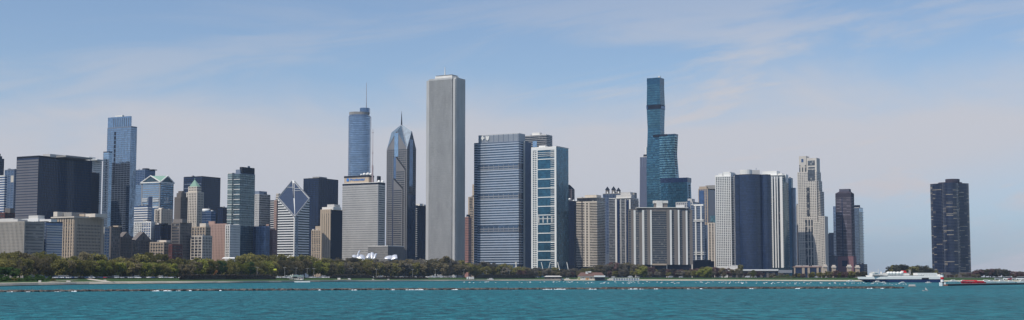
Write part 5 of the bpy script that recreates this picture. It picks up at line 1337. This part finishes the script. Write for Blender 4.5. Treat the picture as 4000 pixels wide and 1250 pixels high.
mb = MB(); q = at(1437, 1014, 1905); mb.box(q.x-px0.x-4, q.x-px0.x+38*.375, 3, 16, 0, q.z-GZ); mb.build('stage_house', DGREY, e)
mb = MB()
for p in (1385, 1440, 1520, 1548): 
    q = at(p, 1012, 1912); mb.cyl(q.x-px0.x, 12, 0, q.z-GZ, .7, 8)
mb.build('support_column', STEEL, e)

# ================================================================== HARBOUR, RIGHT SIDE
# lighthouse beacon and its pier
q = ground(3683, 1117); D0 = q.y
bx = q.x
e = tag(empty('harbour_beacon', (bx, D0, 0)), 'red and white striped light tower at the end of the dark pier', 'light tower')
g_ = F/D0
redm = matte('signal red paint', lin((190,40,48)), var=.06); whm = matte('beacon white paint', lin((236,236,232)), var=.06)
def hh(py): return at(3683, py, D0).z
MB().cyl(-.3, 0, hh(1101.5), hh(1091.5), .95, 18).build('white_section', whm, e, False)
MB().cyl(-.3, 0, hh(1091.5), hh(1082.5), 1.05, 18).build('red_band', redm, e)
MB().cyl(-.3, 0, hh(1082.5), hh(1071.5), .95, 18).build('white_section', whm, e)
MB().cyl(-.3, 0, hh(1071.5), hh(1068), .35, 10).build('lantern', PALE, e)
MB().cyl(-.3, 0, hh(1072.6), hh(1071.5), 1.15, 18).build('gallery', DGREY, e)
mb = MB(); mb.box(-1.9, -.6, -1, 1, -.5, hh(1103)); mb.box(.5, 1.5, -1, 1, -.5, hh(1103.5)); mb.build('leg', whm, e)
MB().box(-.62, .52, -.6, .8, hh(1106), hh(1101.4)).build('brace', DGREY, e)
MB().box(.1, 2.6, -1.4, -1.05, -.5, hh(1111)).build('rust_apron', matte('rusty steel', lin((140,96,84))), e)
pier = MB(); pts = [(3690, D0+1), (3780, D0+45), (3880, D0+95), (4000, D0+150), (4300, D0+270), (4700, D0+420)]
for (pa, Da), (pb_, Db) in zip(pts, pts[1:]):
    xa, xb = (pa-2000)/F*Da, (pb_-2000)/F*Db
    pier.loft([[(xa, Da, z), (xb, Db, z), (xb, Db+7, z), (xa, Da+7, z)] for z in (-1, .95)])
pr_ = empty('harbour_pier', (0, 0, 0)); tag(pr_, 'dark low pier running from the striped light tower to the right edge', 'pier')
pier.build('pier_wall', matte('dark timber wall', lin((54,50,52)), var=.25), pr_)
dk = MB()
for (pa, Da), (pb_, Db) in zip(pts, pts[1:]):
    xa, xb = (pa-2000)/F*Da, (pb_-2000)/F*Db
    dk.loft([[(xa, Da-.15, z), (xb, Db-.15, z), (xb, Db+7.2, z), (xa, Da+7.2, z)] for z in (.97, 1.2)])
dk.build('pier_deck', STONE, pr_)

# white passenger ship
SD = 1350.0
sq = at(3510, 1095, SD)
ship = tag(empty('passenger_ship', (sq.x, SD, 0)), 'big white ship with dark blue hull and red funnel moored at right', 'ship')
SX = lambda p: (p-2000)/F*SD*cp - sq.x
SZ = lambda y: at(3510, y, SD).z
def hullshape(z0_, z1_, x0b, x0t, x1, w, m, nm, stern=0):
    mb = MB(); rings = []
    for z, xb in ((z0_, x0b), (z1_, x0t)):
        r = [(xb, 0, z)]
        for t in (.06, .16, .3): r.append((xb+(x1-xb)*t, -w*math.sqrt(t/.3)*1.0, z))
        r += [(x1, -w, z), (x1, w, z)]
        for t in (.3, .16, .06): r.append((xb+(x1-xb)*t, w*math.sqrt(t/.3), z))
        rings.append(r)
    mb.loft(rings); return mb.build(nm, m, ship)
hullshape(-1, SZ(1090.5), SX(3392), SX(3352), SX(3673), 8.5, matte('ship navy paint', lin((28,52,92)), var=.08), 'hull')
hullshape(SZ(1090.4), SZ(1081), SX(3352), SX(3349), SX(3674), 8.7, BRIGHT, 'upper_hull')
hullshape(SZ(1081)+.02, SZ(1075.5), SX(3384), SX(3381), SX(3655), 8.2, BRIGHT, 'main_deck')
box_part(ship, 'painted_deck_shadow', NAVYM, (SX(3405), SX(3600), -8.25, 8.25, SZ(1077.2), SZ(1076.2)))  # navy strip painted on as the shadow between the decks
box_part(ship, 'superstructure', WHITE, (SX(3402), SX(3545), -7, 7, SZ(1075.5), SZ(1070)), (SX(3402), SX(3425), -7.2, 7.2, SZ(1070), SZ(1066)))
hullshape(SZ(1066)+.02, SZ(1061.5), SX(3404), SX(3402), SX(3421), 7.6, BRIGHT, 'wheelhouse')
for p in (3459, 3470, 3482, 3496, 3508): 
    mb = MB(); mb.ball((SX(p+5), -6, SZ(1068)), 2.3, 10, 6, .8); mb.build('lifeboat', BRIGHT, ship, True)
box_part(ship, 'boat_deck', PALE, (SX(3455), SX(3542), -6.9, 6.9, SZ(1070), SZ(1066)))
box_part(ship, 'stern_canopy', BRIGHT, (SX(3576), SX(3652), -7.5, 7.5, SZ(1075.4), SZ(1066)))
box_part(ship, 'stern_house', PALE, (SX(3572), SX(3649), -7.0, 7.0, SZ(1078), SZ(1075.4)))
mb = MB(); mb.loft([[(SX(3521), -2, SZ(1066)), (SX(3541), -2, SZ(1066)), (SX(3541), 2, SZ(1066)), (SX(3521), 2, SZ(1066))], [(SX(3523), -1.8, SZ(1056.5)), (SX(3536), -1.8, SZ(1057)), (SX(3536), 1.8, SZ(1057)), (SX(3523), 1.8, SZ(1056.5))]]); mb.build('funnel', redm, ship)
box_part([c for c in ship.children if c.name.startswith('funnel')][0], 'funnel_stripe', WHITE, (SX(3521.5), SX(3527), -2.2, 2.2, SZ(1064), SZ(1058)))
box_part(ship, 'exhaust_mast', STONE, (SX(3551), SX(3557), -1, 1, SZ(1072), SZ(1053)))
box_part(ship, 'mast', WHITE, (SX(3430.5), SX(3431.5), -.2, .2, SZ(1070), SZ(1050)), (SX(3440), SX(3444), -1, 1, SZ(1070), SZ(1061)))
box_part(ship, 'side_door', DGREY, (SX(3590), SX(3617), -8.95, -8.6, SZ(1090.4), SZ(1085)))
box_part(ship, 'porthole_line', MIDG, *[(SX(p), SX(p+1.6), -8.5, -8.1, SZ(1074.3), SZ(1073)) for p in range(3590, 3645, 6)])
mb = MB(); mb.loft([[(SX(3650),-8,SZ(1081)),(SX(3673),-8,SZ(1081)),(SX(3673),8,SZ(1081)),(SX(3650),8,SZ(1081))],[(SX(3664),-7.5,SZ(1072)),(SX(3673),-7.5,SZ(1072)),(SX(3673),7.5,SZ(1072)),(SX(3664),7.5,SZ(1072))]]); mb.build('stern_ramp', WHITE, ship)

# motor boats
def motor_boat(px, py, ln, hullc, label, group=None, cab=True, D=None, z=0):
    D = D or ground(px, py).y
    x = (px-2000)/F*D*cp
    e = tag(empty('motor_boat', (x, D, z), 0), label, 'boat', group)
    w = ln*.15; h = ln*.1
    mb = MB(); rings = []
    for zz, k, xb in ((-.3, .75, ln*.06), (h, 1.0, 0)):
        rings.append([(-ln/2+xb, 0, zz), (-ln/2+xb+ln*.12, -w*k*.6, zz), (-ln*.15, -w*k, zz), (ln/2, -w*k*.9, zz), (ln/2, w*k*.9, zz), (-ln*.15, w*k, zz), (-ln/2+xb+ln*.12, w*k*.6, zz)])
    mb.loft(rings).build('hull', hullc, e)
    if cab:
        MB().loft([[(-ln*.22,-w*.7,h+.01),(ln*.28,-w*.7,h+.01),(ln*.28,w*.7,h+.01),(-ln*.22,w*.7,h+.01)],[(-ln*.1,-w*.6,h*2.2),(ln*.24,-w*.6,h*2.2),(ln*.24,w*.6,h*2.2),(-ln*.1,w*.6,h*2.2)]]).build('cabin', BRIGHT, e)
        MB().box(-ln*.13, ln*.2, -w*.72, w*.72, h*1.45, h*1.85).build('cabin_window', G_BLACK, e)
    return e
motor_boat(3321, 1100.5, 9.5, BRIGHT, 'white motor boat moored left of the ship bow')
motor_boat(2881, 1097.2, 8, BRIGHT, 'small white motor boat at the quay below the dark curved tower')
motor_boat(3450, 1104.5, 5, BRIGHT, 'little white boat on the water before the ship, leftmost'); motor_boat(3525, 1104, 4.5, BRIGHT, 'little white boat on the water below the red funnel'); motor_boat(3625, 1105.5, 5.5, BRIGHT, 'little white boat on the water below the ship stern', cab=True)
motor_boat(3425, 1099, 8, PALE, 'pale motor boat tucked under the ship bow', D=1320)
for px, D_, lab in ((2265, 9, 'white boat hull ashore left of the orange shed'),(2280,6,'second white boat beside the boat house'),(1916,6,'white boat right of the orange shed'),(2215,4,'cream boat on the dock beside the flat roofed pavilion'),(2190,4,'white boat at dock left edge of the boat yard'),(2385,8,'white covered boat at the left end of the floating dock')):
    motor_boat(px, 0, 9, BRIGHT if 'cream' not in lab else CREAM, lab, D=shoreD(px)+D_, z=1.83)
redhull = matte('red boat cover', lin((186,46,62)), var=.08)
e = motor_boat(3787, 0, 15, redhull, 'long red boat behind the dark pier', D=1090, cab=False, z=.5); 
MB().loft([[(-6,-1.8,1.7),(6,-1.8,1.7),(6,1.8,1.7),(-6,1.8,1.7)],[(-5,-1.2,2.4),(5,-1.2,2.4),(5,1.2,2.4),(-5,1.2,2.4)]]).build('canopy', redhull, e)
e = motor_boat(3822, 0, 11, redhull, 'shorter red boat moored right behind the long red one', D=1080, cab=False, z=.3)
MB().box(-3, 4, -1.1, 1.1, 1.1, 2.0).build('canopy', redhull, e)
for px, D_, ln, lab in ((3848,1180,10,'white boat with high cabin right of the red boats'),(3870,1200,9,'white boat low behind the pier'),(3910,1210,10,'second white boat low behind the pier'),(3990,1180,9,'white boat behind the pier at right edge'),(3945,1230,8,'pale boat behind the pier near the red car'),(3760,1300,8,'small white boat left of the red boats'),(3720,1310,9,'white boat just right of the striped light tower')):
    motor_boat(px, 0, ln, BRIGHT, lab, D=D_, z=.8)
# tiny sailboat
q = ground(3616, 1137)
e = tag(empty('sail_dinghy', (q.x, q.y, 0)), 'tiny pale sailing dinghy alone on the open water', 'dinghy')
MB().loft([[(-1.2,0,-.1),(-.6,-.3,-.1),(.8,-.3,-.1),(.8,.3,-.1),(-.6,.3,-.1)],[(-1.4,0,.35),(-.6,-.45,.3),(.9,-.4,.3),(.9,.4,.3),(-.6,.45,.3)]]).build('hull', PALE, e)
MB().cyl(-.2, 0, .3, 1.5, .04, 6).build('mast', MIDG, e); MB().loft([[(-.15,-.02,.45),(.8,-.02,.45),(.8,.02,.45),(-.15,.02,.45)],[(-.16,-.01,1.45),(-.1,-.01,1.45),(-.1,.01,1.45),(-.16,.01,1.45)]]).build('sail', PALE, e)

# mooring buoys
buoym = BRIGHT
bm_ = MB(); bm_.loft([[(r*1.6*math.cos(i*math.pi/4), r*math.sin(i*math.pi/4), z) for i in range(8)] for z, r in ((-.2,.45),(.15,.8),(.42,.62),(.6,.2))])
bme = bpy.data.meshes.new('mooring_buoy'); bme.from_pydata(bm_.v, [], bm_.f); bme.materials.append(buoym)
rnd = random.Random(5); nb = 0
for k in range(190):
    px = rnd.uniform(1810, 3560)
    if px < 2150 and rnd.random() < .55: continue
    sy = 1084 + 5.5*F/shoreD(px); py = sy + 1.6 + rnd.random()**1.0*(7.5 if px > 2250 else 4)
    q = ground(px, py)
    o = bpy.data.objects.new('mooring_buoy', bme); C.objects.link(o); o.location = (q.x, q.y, 0); o.rotation_euler = (0,0,rnd.uniform(-.5,.5)); s = rnd.uniform(.7,1.15)*q.y/2000; o.scale = (s,s,s)
    tag(o, 'white mooring buoy floating in the harbour between quay and breakwater', 'buoy', 'white mooring buoys in the harbour')

# boat house, pavilion roofs, docks
def shed(px0, px1, D, ytop, label, roofm_, wallm, name='harbour_building', hip=True, d=14, eave=.45):
    a = at(px0, ytop, D); c_ = at(px1, ytop, D); hw_ = (c_.x-a.x)/2; z0 = gz(max(8, D-shoreD((px0+px1)/2)))
    e = tag(empty(name, ((a.x+c_.x)/2, D, z0)), label, 'building'); h = a.z - z0
    MB().box(-hw_*.92, hw_*.92, 1, d-1, 0, h*eave).build('wall', wallm, e)
    if hip: MB().loft([[(-hw_,0,h*eave),(hw_,0,h*eave),(hw_,d,h*eave),(-hw_,d,h*eave)],[(-hw_*.75,d*.45,h),(hw_*.75,d*.45,h),(hw_*.75,d*.55,h),(-hw_*.75,d*.55,h)]]).build('roof', roofm_, e)
    else: MB().box(-hw_, hw_, 0, d, h*eave+.02, h).build('roof', roofm_, e)
    w_ = MB()
    for i in range(int(hw_/2.2)): 
        x = -hw_*.85 + i*hw_*1.7/max(1, int(hw_/2.2)-1 or 1); w_.box(x-.7, x+.7, .85, 1.02, h*eave*.35, h*eave*.8)
    if w_.v: w_.build('window_row', G_BLACK, e)
    return e, h, hw_
roofb = matte('brown shingle roof', lin((108,84,76)))
e, h, hw_ = shed(2256, 2364, 1948, 1064, 'boat house with long brown hip roof beside the harbour', roofb, PALE)
box_part(e, 'roof_sign', BRIGHT, (-8, -4.4, 4, 5, h*.8, h+1.2), (-6, 0, 4, 5, h*.98, h+1.6))
shed(2322, 2364, 1922, 1076, 'white canopy tent in front of the brown roofed boat house', BRIGHT, DGREY, 'canopy_tent', hip=False, eave=.6, d=8)
shed(2258, 2330, 1930, 1079, 'low grey flat roofed harbour shed beneath the boat house', STONE, CREAM, hip=False, eave=.7, d=6)
shed(2125, 2196, 1922, 1077, 'open pavilion with pale flat roof beside the docks', PALE, BROWN, 'shore_pavilion', hip=True, eave=.72)
e = tag(empty('orange_shed', (at(2294,1080,1916).x, 1916, 1.3)), 'small orange shed between the white boats', 'shed'); box_part(e, 'wall', matte('orange paint', lin((226,160,104))), (-2.2, 2.2, 0, 3, 0, 3.2)); box_part(e, 'roof', PALE, (-2.5, 2.5, -.3, 3.3, 3.2, 3.6)); box_part(e, 'door', BROWN, (-.5, .5, -.06, 0.01, 0, 2.1))
e = tag(empty('yellow_shed', (at(2262,1080,1917).x, 1917, 1.3)), 'small pale yellow hut at the left end of the boat yard', 'shed'); box_part(e, 'wall', matte('yellow paint', lin((214,202,140))), (-1.6, 1.6, 0, 3, 0, 4.2)); box_part(e, 'roof', PALE, (-1.9, 1.9, -.3, 3.3, 4.2, 4.5)); box_part(e, 'door', BROWN, (-.5, .5, -.06, 0.01, 0, 2.1))
# terrace of the dark curved tower
r_ = tag(empty('terrace_building', (at(2970,1056,2280).x, 2280, GZ)), 'long low white roofed terrace building below the dark curved tower', 'building')
tx = lambda p: at(p,1056,2280).x - r_.location.x; tz_ = lambda y: at(2970,y,2280).z - GZ
box_part(r_, 'roof', BRIGHT, (tx(2846), tx(3040), -1, 22, tz_(1057.5), tz_(1052))); box_part(r_, 'wall', BROWN, (tx(2850), tx(3036), 1, 20, 0, tz_(1058))); box_part(r_, 'pale_end', MIDG, (tx(3040), tx(3094), -.5, 18, tz_(1066), tz_(1054.5)))
box_part(r_, 'wing', PALE, (tx(2852), tx(2885), 8, 20, tz_(1052)+.05, tz_(1036))); box_part(r_, 'opening', NAVYM, *[(tx(p), tx(p+14), .8, 1.1, .5, tz_(1063)) for p in range(2860, 3030, 24)])
# dark podium hump
r_ = tag(empty('podium_building', (at(2755,1030,2440).x, 2440, GZ)), 'dark low podium under the cream framed tower', 'building'); tx = lambda p: at(p,1030,2440).x - r_.location.x; tz_ = lambda y: at(2755,y,2440).z - GZ
box_part(r_, 'wall', NAVYM, (tx(2712), tx(2790), 0, 25, 0, tz_(1020))); box_part(r_, 'roof', DGREY, (tx(2722), tx(2778), 1, 24, tz_(1020)+.02, tz_(1015)))
# tent behind the trees on the left
e = tag(empty('event_tent', (at(894,1008,1640).x, 1640, GZ)), 'bright white flat tent roof above the park trees left of centre', 'tent')
tx = lambda p: at(p,1008,1640).x - e.location.x; z1_ = at(894,1006.5,1640).z-GZ
MB().loft([[(tx(868),-4,z1_-1),(tx(920),-4,z1_-1),(tx(920),10,z1_-1),(tx(868),10,z1_-1)],[(tx(874),0,z1_+.4),(tx(914),0,z1_+.4),(tx(914),6,z1_+.4),(tx(874),6,z1_+.4)]]).build('roof', BRIGHT, e)
mb = MB()
for x in (tx(870), tx(886), tx(902), tx(918)): mb.cyl(x, -3.5, 0, z1_-1, .15, 6)
mb.build('tent_pole', WHITE, e)
# white trailer
q = ground(1837, 1095, 1.2); Dt = shoreD(1837)+9
e = tag(empty('white_trailer', (at(1837,1090,Dt).x, Dt, 1.85)), 'white box trailer parked on the promenade in front of the brown hedge', 'trailer')
hw_ = 14.5*Dt/F; hz_ = at(1837,1083,Dt).z-1.2
MB().box(-hw_, -.3, 0, 2.6, .5, hz_).build('box_body', BRIGHT, e); MB().box(-.25, hw_, .1, 2.5, .5, hz_-.1).build('box_body', PALE, e)
for x in (-hw_*.6, hw_*.6):
    MB().loft([[(x+.45*math.cos(k*.63), y, .45+.45*math.sin(k*.63)) for k in range(10)] for y in (-.05, .3)]).build('wheel', DGREY, e)
box_part(e, 'door', MIDG, (-hw_*.6, -hw_*.35, -.04, 0, .7, hz_*.8))

# floating dock with white posts
e = tag(empty('floating_dock', (at(2440,1092,1900).x, 1900, 0)), 'long floating dock with white framed gates', 'dock'); tx = lambda p: at(p,1092,1900).x - e.location.x
box_part(e, 'deck', CREAM, (tx(2392), tx(2500), 0, 3, .1, .7)); box_part(e, 'gate_frame', WHITE, *[(tx(p), tx(p)+.7, .5, .8, .7, 3.6) for p in range(2394, 2500, 10)], (tx(2392), tx(2499), .5, .8, 3.6, 4.1))
box_part(e, 'back_panel', STEEL, (tx(2394), tx(2498), 2.2, 2.4, .7, 3.0))

# ================================================================== CARS
def car_meshes(kind):
    L0 = 4.6 if kind == 'car' else 5.6; hb = .95 if kind == 'car' else 1.1
    b1 = MB().loft([[(-L0/2,-.9,.3),(L0/2,-.9,.3),(L0/2,.9,.3),(-L0/2,.9,.3)],[(-L0/2,-.92,.65),(L0/2,-.92,.65),(L0/2,.92,.65),(-L0/2,.92,.65)],[(-L0/2+.15,-.85,hb),(L0/2-.1,-.85,hb),(L0/2-.1,.85,hb),(-L0/2+.15,.85,hb)]])
    if kind == 'car': top_ = [(-1.15,-.78,hb+.01),(1.75,-.78,hb+.01),(1.75,.78,hb+.01),(-1.15,.78,hb+.01)], [(-.45,-.66,1.44),(1.2,-.66,1.44),(1.2,.66,1.44),(-.45,.66,1.44)]; rf = (-.45,1.2,-.66,.66,1.44,1.5)
    else: top_ = [(-2.0,-.85,hb+.01),(2.7,-.85,hb+.01),(2.7,.85,hb+.01),(-2.0,.85,hb+.01)], [(-1.5,-.8,2.0),(2.6,-.8,2.0),(2.6,.8,2.0),(-1.5,.8,2.0)]; rf = (-1.5,2.6,-.8,.8,2.0,2.15)
    b2 = MB().loft(list(top_)); b1.box(*rf)
    w_ = MB().loft([[(.34*math.cos(k*.6283), y, .34*math.sin(k*.6283)) for k in range(10)] for y in (-.11, .11)])
    res = []
    for nm, q_ in (('body', b1), ('windows', b2), ('wheel', w_)):
        me = bpy.data.meshes.new(nm); me.from_pydata(q_.v, [], q_.f); res.append(me)
    res[1].materials.append(G_BLACK); res[2].materials.append(DGREY); res[0].materials.append(BRIGHT); return res, L0
CM = {k: car_meshes(k) for k in ('car', 'van')}
PAINT = {'white': matte('white car paint', (.82,.82,.82), rough=.3, spec=.6, var=.03), 'silver': matte('silver car paint', (.5,.51,.53), rough=.3, spec=.7, var=.03), 'black': matte('black car paint', (.02,.02,.025), rough=.25, spec=.6, var=.03), 'blue': matte('blue car paint', (.04,.08,.2), rough=.3, spec=.6, var=.03), 'red': matte('red car paint', (.42,.05,.07), rough=.3, spec=.6, var=.03)}
def car(px, d, col, kind, where, rz=None, s=1.0):
    D = shoreD(px)+d; z = gz(d)+.07
    e = empty('parked_'+kind, ((px-2000)/F*D*cp, D, z), rz if rz is not None else random.uniform(-.4,.4)); e.scale = (s,s,s)
    tag(e, '%s %s parked %s' % (col, kind, where), kind, kind + 's parked ' + where)
    (b1, b2, w_), L0 = CM[kind]
    o = bpy.data.objects.new('body', b1); C.objects.link(o); o.parent = e; o.material_slots[0].link = 'OBJECT'; o.material_slots[0].material = PAINT[col]
    o = bpy.data.objects.new('windows', b2); C.objects.link(o); o.parent = e
    for x in (-L0*.31, L0*.31):
        for y in (-.85, .85):
            o = bpy.data.objects.new('wheel', w_); C.objects.link(o); o.parent = e; o.location = (x, y, .34)
rnd = random.Random(12)
W1 = 'along the shore road before the clipped front row of trees'
for px, col, kd in ((218,'silver','car'),(224,'white','car'),(236,'white','van'),(246,'silver','car'),(256,'white','van'),(268,'silver','car'),(278,'blue','car'),(290,'silver','car'),(318,'black','car'),(334,'blue','car'),(350,'silver','car'),(362,'white','car'),(378,'black','car'),(392,'blue','car'),(408,'red','car'),(420,'black','car'),(436,'black','car'),(452,'white','van'),(474,'silver','car'),(488,'black','car'),(498,'white','car'),(512,'silver','car'),(532,'white','van'),(542,'white','car'),(560,'black','car'),(580,'white','car'),(596,'blue','car'),(610,'black','car'),(626,'white','van'),(648,'silver','car'),(668,'white','car'),(680,'black','car'),(707,'white','car')):
    car(px, 128+rnd.uniform(-5,3), col, kd, W1)
W2 = 'behind the boat ramp below the diamond roofed tower'
for px, col, kd in ((996,'white','car'),(1036,'silver','car'),(1066,'black','car'),(1086,'white','car'),(1112,'silver','car'),(1124,'white','van'),(1150,'black','car'),(1172,'silver','car'),(1216,'white','car'),(1228,'white','car'),(1248,'silver','car'),(1262,'white','van'),(1274,'white','car'),(1284,'white','car')):
    car(px, 126+rnd.uniform(-6,4), col, kd, W2, s=1.15)
W3 = 'on the shore road below the pavilion and white supertall'
for px, col, kd in ((1318,'silver','car'),(1345,'white','car'),(1452,'white','car'),(1484,'white','van'),(1545,'white','car'),(1568,'white','car'),(1586,'silver','car'),(1622,'silver','car'),(1646,'silver','car'),(1672,'white','car'),(1694,'white','van'),(1706,'silver','car'),(1722,'white','van'),(1760,'silver','car'),(1772,'white','car'),(1915,'white','car'),(1978,'white','car'),(2014,'silver','car')):
    car(px, 134+rnd.uniform(-6,4), col, kd, W3, s=1.25)
W4 = 'on the road above the harbour quay'
for px, col, kd in ((2050,'silver','car'),(2075,'white','car'),(2100,'silver','car'),(2395,'white','car'),(2430,'black','car'),(2462,'white','van'),(2490,'silver','car'),(2540,'black','car'),(2620,'white','van'),(2660,'white','car'),(2920,'white','van'),(2944,'white','van'),(3190,'white','car'),(3222,'white','van')):
    car(px, 134+rnd.uniform(-6,4), col, kd, W4, s=1.3)
W5 = 'on the far quay at the right edge'
for px, col, kd in ((3950,'red','car'),(3934,'white','van'),(3966,'silver','car'),(3985,'white','van'),(3898,'silver','car')):
    D = 1700; e_px = px; car(px, 20, col, kd, W5, s=1.6)
# light poles
def lamp(px, d, hgt, where, n_arm=1):
    D = shoreD(px)+d; z = gz(d)
    e = tag(empty('lamp_post', ((px-2000)/F*D*cp, D, z)), 'grey lamp post '+where, 'lamp post', 'lamp posts '+where)
    MB().cyl(0,0,0,hgt,.14,6,.09).build('pole', PALE, e); MB().box(-1.2,1.2,-.12,.12,hgt,hgt+.18).build('lamp_arm', PALE, e); MB().box(-1.6,-.9,-.2,.2,hgt-.15,hgt+.1).box(.9,1.6,-.2,.2,hgt-.15,hgt+.1).build('lamp_head', WHITE, e)
for px in (1004,1112,1156,1226,1200,1470): lamp(px, 122, 11, 'by the boat ramp cars')
for px in (1612,1700,1812,1900,1990): lamp(px, 124, 11, 'on the shore road below the white supertall')
# small signs on the lawn, boat ramp canopies
def sign(px, d, col, label, w=1.6, h=1.2, up=0.8):
    D = shoreD(px)+d; z = gz(d)
    e = tag(empty('lawn_sign', ((px-2000)/F*D*cp, D, z)), label, 'sign'); MB().box(-w,w,-.06,.06,up,up+h).build('panel', col, e); MB().box(-.08,.08,0,.12,0,up+h*.5).build('post', DGREY, e)
sign(410, 22, PALE, 'small white board on the lawn right of the footpath', 1.1, .9, .3)
sign(1324, 30, WHITE, 'small white box on the lawn beneath the silver pavilion', 1.6, 1.8, .2); sign(1364, 34, WHITE, 'white box on the lawn right of the beneath-pavilion one', 1.4, 1.2, .2)
sign(1074, 150, matte('yellow sign', lin((214,220,80))), 'yellow road sign among the trees below the diamond roof', 1.6, 1.6, 8)
sign(156, 8, PALE, 'small white cabinet on the promenade at far left', .9, 1.2, .2)
sign(268, 8, PALE, 'small pale bench shelter on the promenade under the lawn', 1.4, .8, .2)
sign(1517, 10, PALE, 'small white board at the promenade below the ribbed annex', 1.3, 1.0, .2); sign(1457, 10, PALE, 'small white board at the promenade left of the annex one', 1.3, 1.0, .2); sign(1367, 10, PALE, 'small white board at the promenade before the short hedge', 1.3, 1.0, .2)
e = tag(empty('ramp_canopy', ((1155-2000)/F*(shoreD(1155)+40)*cp, shoreD(1155)+40, gz(40))), 'green grey canopy at the top of the boat ramp', 'canopy')
MB().loft([[(-9,0,3.4),(9,0,3.4),(9,8,3.4),(-9,8,3.4)],[(-5,3,4.6),(5,3,4.6),(5,5,4.6),(-5,5,4.6)]]).build('roof', matte('canopy green', lin((104,124,116))), e)
mb = MB()
for x in (-8,-3,3,8): mb.box(x-.15,x+.15,.2,.5,0,3.4)
mb.build('post', PALE, e); box_part(e, 'counter', WHITE, (-7,7,1,6,0,1.2))
ramp_ = MB(); Dr = shoreD(1150)
tag(MB().box(*( (1105-2000)/F*Dr, (1215-2000)/F*Dr, Dr-1.2, Dr+.8, .02, 1.3)).build('boat_ramp', BRIGHT), 'bright pale boat ramp wall below the canopy', 'ramp')

# ================================================================== AIR
hzm = bpy.data.materials.new('haze'); hzm.use_nodes = True; t = hzm.node_tree; t.nodes.clear()
o_ = t.nodes.new('ShaderNodeOutputMaterial'); pv = t.nodes.new('ShaderNodeVolumePrincipled')
pv.inputs['Color'].default_value = (0.55, 0.74, 1.0, 1); pv.inputs['Density'].default_value = HAZE; pv.inputs['Anisotropy'].default_value = 0.0
t.links.new(pv.outputs[0], o_.inputs['Volume'])
if HAZE > 0:
    hb_ = MB().box(-5400, 5400, -620, 31000, -2.6, 470).build('haze', hzm); tag(hb_, kind='stuff', label='thin blue haze filling the air over the lake and city', cat='haze')
